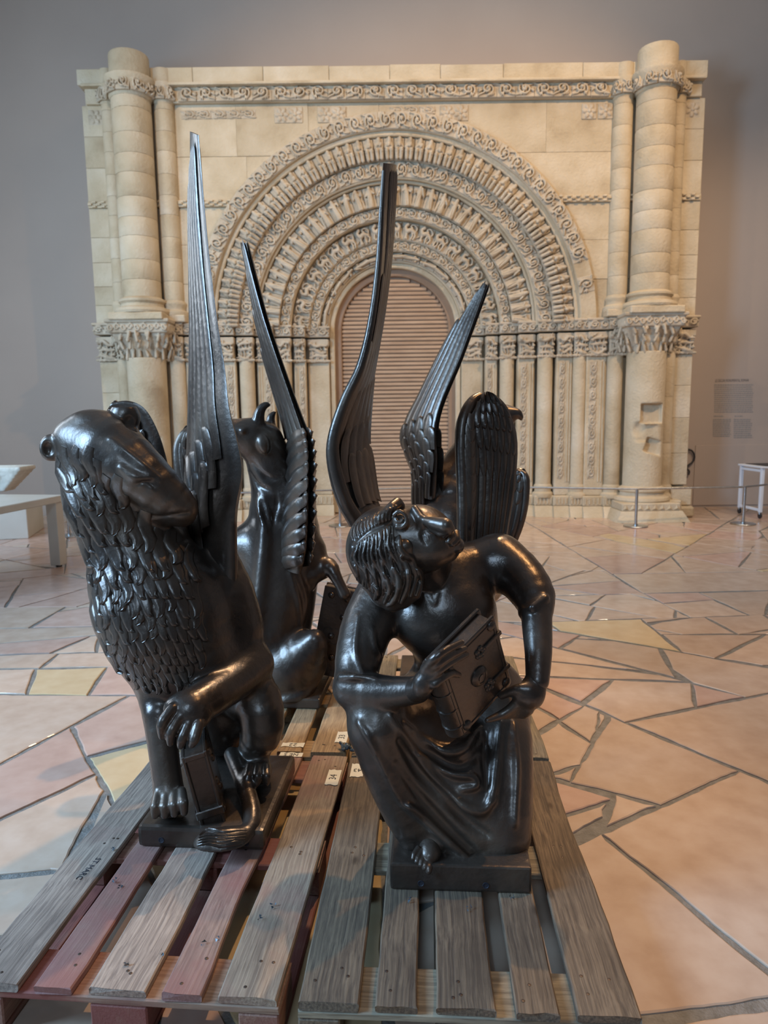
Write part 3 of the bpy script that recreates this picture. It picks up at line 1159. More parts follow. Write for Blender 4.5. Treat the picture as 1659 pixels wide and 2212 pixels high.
# cornice
pc = pl('cornice', box_mesh('cornice', (-4.1, -0.06, 5.64), (4.1, 0.3, 5.86), LM, 0.006), portal)
pl('cornice_fillet', box_mesh('cornice_fillet', (-4.12, -0.155, 5.825), (4.12, 0.0, 5.862), LM, 0.012, 2), pc)
for i in range(23):
    x = -2.86 + 5.72 * (i + 0.5) / 23
    pl('scroll_relief', pick('scroll', i), pc, T(x, -0.06, 5.735) @ Matrix.Rotation(math.radians(-16), 4, 'X') @ Matrix.Diagonal((0.83 * (1 if i % 3 else -1), 1.3, 0.86, 1)))
for i, x in enumerate((-1.50, -1.32, -0.92, -0.74, 0.72, 0.90, 2.62, 2.84, -4.0, 4.0)):
    pl('rosette', pick('ros', i), pc, T(x, -0.005, 5.49))
for i in range(5):
    pl('scroll_relief', pick('narrow', i), pc, T(-2.75 + 0.2 * i, 0.0, 5.51) @ Matrix.Diagonal((0.9, 0.7, 0.55, 1)))
for i in range(3):
    pl('scroll_relief', pick('narrow', i), pc, T(0.05 + 0.2 * i, 0.0, 5.53) @ Matrix.Diagonal((0.9, 0.6, 0.5, 1)))

# ---- piers with their columns
drumcache = {}


def drum(parent, x, y, r, z0, z1, a0=0.0, n=20):
    key = (round(r, 3), round(z1 - z0, 3))
    if key not in drumcache:
        H_ = z1 - z0
        drumcache[key] = lathe_mesh('column_drum', [(r * 0.985, 0.0015), (r, 0.010), (r * 1.002, H_ / 2), (r, H_ - 0.010), (r * 0.985, H_ - 0.0015)], n, LM)
    pl('column_drum', drumcache[key], parent, T(x, y, z0) @ Matrix.Rotation(R2.uniform(0, 6), 4, 'Z'))


def col_base(parent, x, y, r, z, h=0.26, w=None):
    w = w or r * 1.55
    pl('column_base', lathe_mesh('column_base', [(r * 1.42, 0), (r * 1.47, h * 0.14), (r * 1.42, h * 0.30), (r * 1.15, h * 0.42), (r * 1.12, h * 0.60), (r * 1.24, h * 0.72), (r * 1.24, h * 0.84), (r * 1.02, h)], 24, LM), parent, T(x, y, z))


for sg in (-1, 1):
    pier = pl('pier', box_mesh('pier', (min(sg * 2.93, sg * 4.13), 0.02, 0.0), (max(sg * 2.93, sg * 4.13), DEEP, 5.84), LM, 0.004), portal)
    # ashlar courses of the outer flat face
    zz = [2.80, 3.05, 3.30, 3.62, 3.95, 4.33, 4.42, 4.85, 5.25, 5.64]
    for i in range(len(zz) - 1):
        a, b = sorted((sg * 3.72, sg * 4.17))
        pl('stone_block', box_mesh('stone_block', (a, -0.012 - (0.02 if i == 5 else 0), zz[i] + 0.001), (b, 0.3, zz[i + 1] - 0.001), LM, 0.006), pier)
        if i == 5:
            for q in range(7):
                for rr in range(3):
                    if (q + rr) % 2:
                        pl('billet', PR['bil'], pier, T(a + 0.03 + 0.06 * q, -0.030, zz[i] + 0.016 + 0.029 * rr))
    zz = [0.45, 0.9, 1.4, 1.85, 2.28]
    for i in range(len(zz) - 1):
        a, b = sorted((sg * 3.86, sg * 4.14))
        pl('stone_block', box_mesh('stone_block', (a, -0.06, zz[i] + 0.001), (b, 0.3, zz[i + 1] - 0.001), LM, 0.006), pier)
    cols = ((3.46, -0.16, 0.255, 6.17), (3.07, -0.02, 0.130, 6.05), (3.80, -0.03, 0.10, 6.06))
    for ci, (cx_, cy_, r, top) in enumerate(cols):
        x = sg * cx_
        z = 3.09
        edges = [z]
        while z < 5.55:
            z += (0.222, 0.255, 0.24, 0.30)[int(z * 10) % 4] if ci == 0 else (0.27, 0.31, 0.25, 0.29)[int(z * 10) % 4]
            edges.append(min(z, 5.64))
        for a, b in zip(edges[:-1], edges[1:]):
            if b - a > 0.02:
                drum(pier, x, cy_, r, a, b)
        col_base(pier, x, cy_, r, 2.87 if ci else 2.89, 0.22)
        pl('plinth_block', box_mesh('plinth_block', (x - r * 1.42, cy_ - r * 1.42, 2.79), (x + r * 1.42, 0.1, 2.885), LM, 0.012), pier)
        # carved ring at cornice level and the stub above it
        pl('carved_ring', lathe_mesh('carved_ring', [(r * 1.02, 5.62), (r * 1.12, 5.66), (r * 1.22, 5.80), (r * 1.30, 5.83), (r * 1.30, 5.865), (r * 1.0, 5.88)], 24, LM), pier, T(x, cy_, 0))
        n = 5 if ci == 0 else 3
        for i in range(n):
            a = -PI / 2 + (i - (n - 1) / 2) * (0.62 if ci == 0 else 0.8)
            pl('scroll_relief', pick('scroll', i + ci), pier, T(x + math.cos(a) * r * 1.10, cy_ + math.sin(a) * r * 1.10, 5.735) @ Matrix.Rotation(a + PI / 2, 4, 'Z') @ Matrix.Rotation(math.radians(-16), 4, 'X') @ Matrix.Diagonal((0.60 if ci == 0 else 0.42, 1.15, 0.82, 1)))
        pl('column_stub', lathe_mesh('column_stub', [(r * 0.98, 5.87), (r, 5.90), (r, top - 0.02), (r * 0.96, top)], 24, LM), pier, T(x, cy_, 0))
    # big lower capital, shaft with patched damage, base
    x = sg * 3.46
    s = Sdf((-0.50, -0.55, 2.20), (0.50, 0.30, 2.84), 0.0125)
    s.chain([(0, -0.10, 2.28), (0, -0.10, 2.45)], [0.25, 0.28], 0)
    for i in range(8):
        s.box((0, -0.02 - 0.004 * i, 2.40 + 0.03 * i), (0.26 + 0.014 * i, 0.26 + 0.016 * i, 0.03), rd=0.03, k=0.03)
    s.box((0, -0.04, 2.70), (0.40, 0.42, 0.075), rd=0.012, k=0.01)
    s.box((0, -0.04, 2.785), (0.43, 0.45, 0.025), rd=0.01, k=0.01)
    rr = random.Random(31 + sg)
    for i in range(11):      # people and foliage on the bell
        a = -PI / 2 + (i - 5) * 0.30
        for z in (2.36, 2.48, 2.58):
            q = 0.285 + (z - 2.30) * 0.42
            cxx, cyy = math.cos(a) * q * 1.12, -0.08 + math.sin(a) * q
            hh = rr.uniform(0.03, 0.07)
            s.chain([(cxx, cyy, z - hh), (cxx + rr.uniform(-.04, .04), cyy - 0.01, z + hh)], [0.022, 0.017], 0.005)
        s.ell((math.cos(a) * 0.40, -0.08 + math.sin(a) * 0.385, 2.60), (0.026, 0.028, 0.03), k=0.005)
    for i in range(9):
        a0_ = -0.36 + 0.09 * i
        sgn = 1 if i % 2 else -1
        pts = [(a0_ + math.cos(t) * 0.038 * (1 - t / 10), -0.468, 2.70 + sgn * math.sin(t) * 0.05 * (1 - t / 10)) for t in np.linspace(0, 7, 12)]
        s.chain(pts, 0.012, 0.003)
        for sd in (-1, 1):
            s.chain([(sd * 0.405, -0.42 + 0.06 * i, 2.66), (sd * 0.415, -0.40 + 0.06 * i, 2.73)], 0.014, 0.004)
    pl('capital', s.mesh('capital', M['lime_carved']), pier, T(x, 0, 0))
    s = Sdf((-0.32, -0.48, 0.36), (0.32, 0.12, 2.32), 0.014)
    s.chain([(0, -0.15, 0.38), (0, -0.15, 2.30)], 0.262, 0)
    if sg > 0:
        s.box((0.03, -0.40, 1.47), (0.15, 0.10, 0.135), rotm(0, 6), 0.015, 0.012, 'sub')
        s.box((0.0, -0.43, 1.20), (0.40, 0.075, 0.115), rotm(0, -6), 0.03, 0.03, 'sub')
        s.box((0.10, -0.44, 1.00), (0.17, 0.12, 0.10), rotm(18, -14), 0.015, 0.015, 'sub')
        s.ell((-0.16, -0.36, 1.25), (0.10, 0.06, 0.10), None, 0.03, 'sub')
    else:
        s.box((0.05, -0.42, 1.1), (0.2, 0.08, 0.16), rotm(10, 10), 0.02, 0.02, 'sub')
    pl('column_shaft', s.mesh('column_shaft', LM), pier, T(x, 0, 0))
    col_base(pier, x, -0.15, 0.262, 0.24, 0.22)
    pl('plinth_block', box_mesh('plinth_block', (x - 0.40, -0.56, 0.14), (x + 0.40, 0.1, 0.25), LM, 0.012), pier)
    for i in range(8):       # zigzag on the plinth
        pl('zigzag', PR.setdefault('zz', mesh('zigzag', [(-0.045, 0, -0.035), (0.045, 0, -0.035), (0, 0, 0.04), (0, -0.022, -0.01)], [(0, 1, 3), (1, 2, 3), (2, 0, 3), (0, 2, 1)], LM)), pier, T(x - 0.35 + 0.10 * i, -0.56, 0.195))
    v = [(x - 0.50, -0.66, 0), (x + 0.50, -0.66, 0), (x + 0.50, 0.1, 0), (x - 0.50, 0.1, 0), (x - 0.42, -0.58, 0.145), (x + 0.42, -0.58, 0.145), (x + 0.42, 0.1, 0.145), (x - 0.42, 0.1, 0.145)]
    pl('socle_block', mesh('socle_block', v, [(3, 2, 1, 0), (4, 5, 6, 7), (0, 1, 5, 4), (1, 2, 6, 5), (2, 3, 7, 6), (3, 0, 4, 7)], LM), pier)
    # slim outer column below and the flat pier's carved capital and foot
    x = sg * 3.80
    for a, b in ((0.42, 1.05), (1.05, 1.7), (1.7, 2.3)):
        drum(pier, x, -0.06, 0.095, a, b)
    col_base(pier, x, -0.06, 0.10, 0.26, 0.2)
    pl('socle_block', box_mesh('socle_block', (x - 0.17, -0.34, 0), (x + 0.17, 0.1, 0.26), LM, 0.02), pier)
    pl('capital', pick('cap', 1), pier, T(x, -0.06, 2.28) @ Matrix.Diagonal((0.8, 1, 1, 1)))
    x = sg * 4.02
    pl('capital', pick('cap', 3), pier, T(x, -0.02, 2.28) @ Matrix.Diagonal((1.15, 1.1, 1, 1)))
    pl('socle_block', box_mesh('socle_block', (x - 0.17, -0.26, 0), (x + 0.17, 0.1, 0.16), LM, 0.03), pier)
    pl('plinth_block', box_mesh('plinth_block', (x - 0.15, -0.20, 0.16), (x + 0.15, 0.1, 0.42), LM, 0.02), pier)

# ---- stepped jambs: shafts and carved pilasters under block capitals
steps = [('pil', 0.97, 1.31, 0.55), ('pil', 1.31, 1.50, 0.43), ('col', 1.50, 1.75, 0.34), ('pil', 1.75, 2.01, 0.24), ('col', 2.01, 2.27, 0.15),
         ('pil', 2.27, 2.52, 0.09), ('col', 2.49, 2.72, 0.04), ('pil', 2.67, 2.97, 0.00), ('col', 2.95, 3.21, -0.05)]
for sg in (-1, 1):
    jb = pl('jamb', mesh('jamb', *(lambda q: (q, [(0, 1, 2, 3), (7, 6, 5, 4), (4, 5, 1, 0), (5, 6, 2, 1), (6, 7, 3, 2), (7, 4, 0, 3)] if sg > 0 else [(3, 2, 1, 0), (4, 5, 6, 7), (0, 1, 5, 4), (1, 2, 6, 5), (2, 3, 7, 6), (3, 0, 4, 7)]))(
        [(sg * 0.99, 0.70, 2.76), (sg * 3.2, 0.20, 2.76), (sg * 3.2, DEEP, 2.76), (sg * 0.99, DEEP, 2.76), (sg * 0.99, 0.70, 0), (sg * 3.2, 0.20, 0), (sg * 3.2, DEEP, 0), (sg * 0.99, DEEP, 0)]), LM), portal)
    for i, (k, a, b, y) in enumerate(steps):
        x0, x1 = sorted((sg * a, sg * b))
        xm, w = (x0 + x1) / 2, x1 - x0
        if k == 'col':
            r = w / 2 * 0.86
            pl('column_shaft', lathe_mesh('column_shaft', [(r * 1.03, 0.40), (r, 0.46), (r * 0.97, 1.3), (r * 0.98, 2.30)], 20, LM), jb, T(xm, y + r * 0.5, 0))
            col_base(jb, xm, y + r * 0.5, r * 0.95, 0.27, 0.2)
        else:
            pl('carved_pilaster', box_mesh('carved_pilaster', (x0 + 0.01, y, 0.30), (x1 - 0.01, DEEP, 2.30), LM, 0.012), jb)
            n = 9
            if i > 0:
                for q in range(n):
                    pl('scroll_relief', pick('narrow', q + i), jb, T(xm - sg * w * 0.14, y + 0.004, 0.55 + (2.2 - 0.55) * (q + 0.5) / n) @ Matrix.Rotation(PI / 2, 4, 'Y') @ Matrix.Diagonal((0.82, 0.55, 0.42 * w / 0.25, 1)))
                for q in range(2):
                    xx = xm + sg * w * (0.22 + 0.14 * q)
                    pl('reed_mould', PR.setdefault('reed', tube_mesh('reed_mould', [(0, 0, 0.5), (0, 0, 2.2)], 0.014, 6, LM)), jb, T(xx, y, 0))
        pl('capital', pick('cap', i + (2 if sg > 0 else 0)), jb, T(xm, y + 0.02, 2.27) @ Matrix.Diagonal((w / 0.27 * 1.02, 1.0, 1.0, 1)))
        pl('plinth_block', box_mesh('plinth_block', (x0 - 0.01, y - 0.06, 0.15), (x1 + 0.01, DEEP, 0.30), LM, 0.014), jb)
        for q in range(5):
            pl('flute', PR.setdefault('flu', box_mesh('flute', (-0.011, -0.012, -0.045), (0.011, 0.0, 0.045), LM, 0.004)), jb, T(x0 + w * (q + 0.5) / 5, y - 0.06, 0.225))
        v = [(x0 - 0.02, y - 0.17, 0), (x1 + 0.02, y - 0.17, 0), (x1 + 0.02, DEEP, 0), (x0 - 0.02, DEEP, 0), (x0 - 0.012, y - 0.075, 0.152), (x1 + 0.012, y - 0.075, 0.152), (x1 + 0.012, DEEP, 0.152), (x0 - 0.012, DEEP, 0.152)]
        pl('socle_block', mesh('socle_block', v, [(3, 2, 1, 0), (4, 5, 6, 7), (0, 1, 5, 4), (1, 2, 6, 5), (2, 3, 7, 6), (3, 0, 4, 7)], LM), jb)

# ---- wooden slatted door in the arch
dm = PM
door = link('door_1', ring('door_1', 0.80, 0.91, 0.70, 0.785, drop=2.70), None, kind='structure', mw=PM,
            label='brown slatted wooden shutter door under the carved arch')
door.data.materials.clear()
door.data.materials.append(M['frame_wood'])
link('door_panel', mesh('door_panel', *(lambda pts: ([(x, 0.775, z) for x, z in pts], [tuple(range(len(pts)))]))([(-0.82, 0.01), (0.82, 0.01)] + [(0.82 * math.cos(PI * i / 24), CZ + 0.82 * math.sin(PI * i / 24)) for i in range(25)]), M['frame_wood']), door, mw=PM)
z = 0.05
while z < CZ + 0.78:
    w = 0.81 if z < CZ else math.sqrt(max(0.81 ** 2 - (z + 0.06 - CZ) ** 2, 0.003)) if z + 0.06 > CZ else 0.81
    if w > 0.08:
        v = []
        for x in (-w, w):
            v += [(x, 0.772, 0.058), (x, 0.752, 0.042), (x, 0.740, 0.014), (x, 0.752, 0.0), (x, 0.772, 0.0)]
        f = [(i, 5 + i, 5 + (i + 1) % 5, (i + 1) % 5) for i in range(5)] + [tuple(range(4, -1, -1)), tuple(range(5, 10))]
        link('slat', mesh('slat', v, f, M['shutter']), door, mw=PM @ T(0, 0, z))
    z += 0.0605

# ------------------------------------------------------------------ pallets
def board_mesh(name, w, l, t, seed, mat, wear=1.0, ny=16):
    """board lying on z = 0, length along y, worn edges."""
    r = random.Random(seed)
    v, f = [], []
    c = 0.004
    wl = [r.uniform(-0.0015, 0.0015) * wear for _ in range(ny + 1)]
    wr = [r.uniform(-0.0015, 0.0015) * wear for _ in range(ny + 1)]
    if r.random() < 0.45 * wear:      # a long wane on one edge
        a, L_ = r.uniform(0.1, 0.7), r.uniform(0.15, 0.35)
        for i in range(ny + 1):
            d = abs(i / ny - a) / L_
            if d < 1:
                wr[i] -= 0.010 * (1 - d * d) * wear
    for i in range(ny + 1):
        y = l * i / ny
        x0, x1 = -w / 2 - wl[i], w / 2 + wr[i]
        dy = [r.uniform(-0.004, 0.003) * wear if i in (0, ny) else 0 for _ in range(10)]
        zt = t + r.uniform(-0.0006, 0.0006)
        sec = [(x0, c), (x0 + c, 0), (x1 - c, 0), (x1, c), (x1, zt - c), (x1 - c, zt - 0.0008), (x0 + w * 0.66, zt), (x0 + w * 0.33, zt), (x0 + c, zt - 0.0008), (x0, zt - c)]
        for k, (x, z) in enumerate(sec):
            v.append((x, y + dy[k], z))
    m = 10
    for i in range(ny):
        for k in range(m):
            f.append((i * m + k, i * m + (k + 1) % m, (i + 1) * m + (k + 1) % m, (i + 1) * m + k))
    f.append(tuple(range(m)))
    f.append(tuple(reversed(range(ny * m, (ny + 1) * m))))
    f = [tuple(reversed(q)) for q in f]
    return mesh(name, v, f, mat)


nail_me = lathe_mesh('nail_head', [(0.0045, -0.001), (0.0045, 0.0004), (0.002, 0.0012)], 8, M['nail'])


def pallet(origin, a, label, mats, seed, group='wooden pallets under the statues', wear=1.0):
    """flat pallet 0.8 x 1.2 x 0.144 m with five deck boards."""
    r = random.Random(seed)
    m0 = T(origin[0], origin[1], 0) @ Matrix.Rotation(a, 4, 'Z')
    p = link('pallet', None, None, label, 'pallet', group, None, m0)
    ws = (0.145, 0.10, 0.145, 0.10, 0.145)
    x = 0.0
    for i, w in enumerate(ws):
        dm = mats['deck'][i % len(mats['deck'])]
        b = link('deck_board', board_mesh('deck_board', w, 1.2 + r.uniform(-0.006, 0.004), 0.022, seed * 10 + i, dm, wear), p,
                 mw=m0 @ T(x + w / 2 + r.uniform(-0.003, 0.003), r.uniform(-0.004, 0.004), 0.122) @ Matrix.Rotation(r.uniform(-0.003, 0.003), 4, 'Z'))
        for y in (0.07, 0.60, 1.13):
            for q in range(3 if w > 0.12 else 2):
                link('nail_head', nail_me, b, mw=m0 @ T(x + w * r.uniform(0.2, 0.8), y + r.uniform(-0.045, 0.045), 0.144))
        x += w + (0.8 - sum(ws)) / 4
    for y in (0.0, 0.5275, 1.055):
        link('stringer_board', board_mesh('stringer_board', 0.145, 0.8, 0.022, seed * 10 + 7 + int(y * 10), mats['string'], 0.6, 6), p,
             mw=m0 @ T(0, y + 0.0725, 0.0998) @ Matrix.Rotation(-PI / 2, 4, 'Z'))
        for bx, bw in ((0.0, 0.10), (0.3275, 0.145), (0.70, 0.10)):
            link('block', box_mesh('block', (bx, y, 0.0221), (bx + bw, y + 0.145, 0.0997), mats['block'], 0.004), p, mw=m0)
    for bx, bw in ((0.0, 0.10), (0.3275, 0.145), (0.70, 0.10)):
        link('bottom_board', board_mesh('bottom_board', bw, 1.2, 0.0215, seed * 10 + 17, mats['block'], 0.5, 6), p, mw=m0 @ T(bx + bw / 2, 0, 0.0003))
    return p, m0


A1, A2 = -0.0616, -0.0901
c2, s2 = math.cos(A2), math.sin(A2)
c1, s1 = math.cos(A1), math.sin(A1)
OL = (-0.268 - 0.8 * c2, 1.501 - 0.8 * s2)
OR = (-0.221, 1.4935)
palL, mL = pallet(OL, A2, 'reddish painted pallet under the seated lion statue', dict(deck=[M['wood_pale'], M['wood_mauve'], M['wood_pale'], M['wood_mauve'], M['wood_red']], string=M['wood_redder'], block=M['wood_redder']), 3)
palR, mR = pallet(OR, A1, 'dark brown weathered pallet under the kneeling angel statue', dict(deck=[M['wood_brown']], string=M['wood_grey'], block=M['wood_brown']), 5)
palLb, mLb = pallet((OL[0] - s2 * 1.222 - 0.016, OL[1] + c2 * 1.222), -0.068, 'yellowish wooden pallet under the ox statue', dict(deck=[M['wood_fresh'], M['wood_grey'], M['wood_fresh'], M['wood_fresh'], M['wood_fresh']], string=M['wood_fresh'], block=M['wood_fresh']), 8, wear=0.6)
palRb, mRb = pallet((OR[0] - s1 * 1.222, OR[1] + c1 * 1.222), A1, 'pale greyish green pallet under the eagle statue', dict(deck=[M['wood_grey']], string=M['wood_grey'], block=M['wood_grey']), 9)


def text_mesh(name, s, size, mat, depth=0.0004):
    cu = bpy.data.curves.new(name, 'FONT')
    cu.body = s
    cu.size = size
    cu.extrude = depth
    cu.align_x = 'CENTER'
    cu.align_y = 'CENTER'
    cu.resolution_u = 2
    o = bpy.data.objects.new(name, cu)
    COL.objects.link(o)
    dg = bpy.context.evaluated_depsgraph_get()
    me = bpy.data.meshes.new_from_object(o.evaluated_get(dg))
    bpy.data.objects.remove(o)
    bpy.data.curves.remove(cu)
    me.name = name
    me.materials.clear()
    me.materials.append(mat)
    return me


def tape(px, py, w, l, ang, txt, parent, tang, size=0.04):
    p = PZ(px, py, 0.1455)
    r = random.Random(int(px))
    out = []
    n = 7
    for i in range(n + 1):
        out.append((-w / 2 + w * i / n, -l / 2 + r.uniform(-0.004, 0.004)))
    for i in range(n + 1):
        out.append((w / 2 - w * i / n, l / 2 + r.uniform(-0.004, 0.004)))
    k = len(out)
    v = [(x, y, 0) for x, y in out] + [(x, y, 0.0007) for x, y in out]
    f = [tuple(range(k, 2 * k)), tuple(reversed(range(k)))] + [(i, (i + 1) % k, k + (i + 1) % k, k + i) for i in range(k)]
    m = T(*p) @ Matrix.Rotation(ang, 4, 'Z')
    t = link('paper_label', mesh('paper_label', v, f, M['paper']), parent, mw=m, label='cream paper tape marked ' + txt)
    link('handwriting', text_mesh('handwriting', txt, size, M['ink']), t, mw=m @ T(0, 0, 0.0009) @ Matrix.Rotation(tang, 4, 'Z'))


tape(739, 1592, 0.050, 0.10, A2, '33', palLb, PI / 2, 0.04)
tape(720, 1679, 0.050, 0.11, A2, '34', palL, PI / 2, 0.04)
tape(633, 1609, 0.095, 0.035, A2, '22', palLb, PI, 0.035)
tape(629, 1630, 0.095, 0.035, A2, 'NE 5', palL, PI, 0.030)
tape(772, 1664, 0.050, 0.10, A1, '43', palR, PI, 0.034)
p = PZ(191, 1876, 0.1448)
link('handwriting', text_mesh('handwriting', 'ST MARC', 0.026, M['ink']), palL, mw=T(*p) @ Matrix.Rotation(-PI / 2 - 0.22, 4, 'Z'))

# shreds of dark plastic lying on the boards
for i, (x, y, z_) in enumerate([(590, 1959, 0), (560, 1986, 0), (437, 2040, 0), (470, 2030, 0), (350, 2060, 0), (274, 2084, 0), (257, 1918, 0), (250, 1903, 0), (885, 1946, 0), (1011, 1963, 0), (1108, 1943, 0), (246, 1833, 0)]):
    r = random.Random(90 + i)
    p = PZ(x, y, 0.146)
    v, f = [], []
    for k in range(5):
        c = np.array((r.uniform(-0.006, 0.006), r.uniform(-0.009, 0.009), 0.0))
        q = [c + np.array((r.uniform(-0.006, 0.006), r.uniform(-0.006, 0.006), r.uniform(0.0, 0.008))) for _ in range(3)]
        b = len(v)
        v += q + [t + np.array((0.0005, 0, 0.0008)) for t in q]
        f += [(b, b + 2, b + 1), (b + 3, b + 4, b + 5), (b, b + 1, b + 4, b + 3), (b + 1, b + 2, b + 5, b + 4), (b + 2, b, b + 3, b + 5)]
    link('plastic_scrap', mesh('plastic_scrap', v, f, M['film']), None, 'tiny shred of dark plastic lying before the angel on the brown pallet' if x > 700 else 'tiny shred of dark plastic lying on the reddish pallet of the lion', 'scrap', 'plastic shreds before the angel' if x > 700 else 'plastic shreds before the lion', mw=T(*p))

q = PZ(754, 1621, 0.146)
s = Sdf((-0.05, -0.04, -0.01), (0.05, 0.04, 0.05), 0.003)
rr = random.Random(12)
for i in range(14):
    c = np.array((rr.uniform(-0.028, 0.028), rr.uniform(-0.018, 0.018), rr.uniform(0.008, 0.022)))
    s.chain([c, c + np.array((rr.uniform(-0.015, 0.015), rr.uniform(-0.012, 0.012), rr.uniform(-0.004, 0.008)))], 0.007, 0.003)
link('tape_wad', s.mesh('tape_wad', M['film']), None, 'crumpled wad of black tape where the four pallets meet', 'tape', mw=T(q[0], q[1], 0.145))

# ------------------------------------------------------------------ barrier rail before the portal
barrier = thing('barrier_rail', 'low brushed steel barrier rail with round foot plates before the stone portal', 'barrier', (3.3, 9.0, 0))
posts = [PZ(150, 1158), PZ(735, 1136), PZ(1050, 1128), PZ(1373, 1137), PZ(1605, 1132)]
foot = lathe_mesh('foot_plate', [(0.155, 0.0), (0.158, 0.006), (0.15, 0.014), (0.03, 0.022), (0.03, 0.03)], 32, M['steel'])
pole = lathe_mesh('post', [(0.019, 0.02), (0.019, 0.485)], 16, M['steel'])
for q in posts:
    link('foot_plate', foot, barrier, mw=T(q[0], q[1], 0.001))
    link('post', pole, barrier, mw=T(q[0], q[1], 0))
tops = [np.array((q[0], q[1], 0.495)) for q in posts]
tops.append(tops[-1] + np.array((0.42, 0.25, 0)))
for a, b in zip(tops[:-1], tops[1:]):
    link('rail', tube_mesh('rail', [a, b], 0.0135, 12, M['steel']), barrier)

# ------------------------------------------------------------------ display table with a plaster fragment
tz = 0.735
Q = PZ(131, 1226)
tb = thing('display_table', 'cream painted display table with thick square legs', 'table', (Q[0] - 0.9, Q[1] + 0.4, 0))
mt = T(Q[0], Q[1], 0) @ Matrix.Rotation(math.radians(80), 4, 'Z')     # local origin at the near corner leg; x to the left is negative
link('table_top', box_mesh('table_top', (-2.2, -0.01, tz - 0.07), (0.13, 1.15, tz), M['table_white'], 0.006), tb, mw=mt)
for lx in (-2.07, 0.0):
    for ly in (0.0, 1.01):
        link('leg', box_mesh('leg', (lx, ly, 0.02), (lx + 0.115, ly + 0.115, tz - 0.068), M['table_white'], 0.004), tb, mw=mt)
        link('foot', lathe_mesh('foot', [(0.03, 0), (0.03, 0.022)], 12, M['dark']), tb, mw=mt @ T(lx + 0.057, ly + 0.057, 0))
pd = thing('display_plinth', 'low beige display block standing behind the cream table', 'display block', tuple(PZ(30, 1163)))
q = PZ(62, 1163)
link('body', box_mesh('body', (-1.6, 0.0, 0.0), (0.0, 0.9, 0.40), M['table_white'], 0.006), pd, mw=T(q[0], q[1], 0) @ Matrix.Rotation(math.radians(14), 4, 'Z'))
s = Sdf((-0.40, -0.25, -0.02), (0.30, 0.25, 0.30), 0.012)
for i in range(7):
    s.box((-0.06 + 0.006 * i, 0, 0.02 + i * 0.036), (0.10 + 0.028 * i, 0.12 + 0.01 * i, 0.024), rd=0.02, k=0.03)
s.ell((-0.05, -0.02, 0.27), (0.17, 0.12, 0.06), None, 0.02, 'sub')
s.chain([(-0.1, -0.12, 0.05), (0.0, -0.16, 0.16)], 0.03, 0.02)
q = P(2, 1082, 7.25)
link('plaster_fragment', s.mesh('plaster_fragment', M['plaster_frag']), None, 'broken pale plaster capital fragment lying on the cream table', 'fragment', mw=T(q[0] - 0.06, q[1] + 0.25, tz + 0.021))

# ------------------------------------------------------------------ white trolley at the wall
q = PZ(1641, 1120)
ct = thing('trolley', 'white tubular trolley on dark castors beside the wall panel', 'trolley', (q[0], q[1], 0))
mc = T(q[0], q[1], 0) @ Matrix.Rotation(math.radians(4), 4, 'Z')
for lx in (0.0, 0.95):
    for ly in (0.0, 0.5):
        link('leg', box_mesh('leg', (lx - 0.022, ly - 0.022, 0.085), (lx + 0.022, ly + 0.022, 0.70), M['cart_white'], 0.004), ct, mw=mc)
        link('castor', lathe_mesh('castor', [(0.012, -0.014), (0.036, -0.012), (0.038, 0.0), (0.036, 0.012), (0.012, 0.014)], 16, M['dark']), ct, mw=mc @ T(lx, ly, 0.0385) @ Matrix.Rotation(PI / 2, 4, 'Y'))
        link('castor_fork', box_mesh('castor_fork', (lx - 0.02, ly - 0.012, 0.055), (lx + 0.02, ly + 0.012, 0.087), M['steel'], 0.003), ct, mw=mc)
    for z_ in (0.10, 0.645):
        link('cross_bar', box_mesh('cross_bar', (lx - 0.02, 0.0, z_), (lx + 0.02, 0.5, z_ + 0.035), M['cart_white'], 0.004), ct, mw=mc)
link('tray', box_mesh('tray', (-0.04, -0.04, 0.70), (0.99, 0.54, 0.725), M['cart_white'], 0.005), ct, mw=mc)
link('tray_mat', box_mesh('tray_mat', (0.05, 0.0, 0.7255), (0.96, 0.5, 0.732), M['dark'], 0.002), ct, mw=mc)

# ------------------------------------------------------------------ cable hanging by the portal, wall text
pts = [P(x, y, WALL_Y - 0.03) for x, y in ((1478, 972), (1486, 971), (1495, 974), (1500, 984), (1499, 993), (1494, 1000), (1487, 1005), (1484, 1012), (1489, 1018), (1487, 1026))]
link('hanging_cable', tube_mesh('hanging_cable', crom(pts, 26), 0.014, 8, M['dark']), None, 'looped black cable hanging on the wall beside the portal', 'cable')
sign = thing('wall_text', 'grey printed wall text with a bold title and two small columns', 'wall text', tuple(P(1588, 945, WALL_Y - 0.004)))
q = P(1581, 822, WALL_Y - 0.003)
link('title', text_mesh('title', 'LE DÉCOR MONUMENTAL ROMAN', 0.058, M['print'], 0.0005), sign, mw=T(*q) @ Matrix.Rotation(PI / 2, 4, 'X') @ Matrix.Diagonal((0.56, 1, 1, 1)))


def text_rows(name, x0, x1, y0, y1, n, seed):
    r = random.Random(seed)
    v, f = [], []
    for i in range(n):
        y = y0 + (y1 - y0) * (i + 0.5) / n
        x = x0
        end = x1 - r.uniform(0, 4)
        while x < end:
            w = min(r.uniform(2, 6.5), end - x)
            a, b = P(x, y, WALL_Y - 0.003), P(x + w, y, WALL_Y - 0.003)
            k = len(v)
            hh = 0.008
            v += [(a[0], a[1], a[2] - hh), (b[0], b[1], a[2] - hh), (b[0], b[1], a[2] + hh), (a[0], a[1], a[2] + hh)]
            f.append((k, k + 1, k + 2, k + 3))
            x += w + 1.0
    link(name, mesh(name, v, f, M['print_soft']), sign)


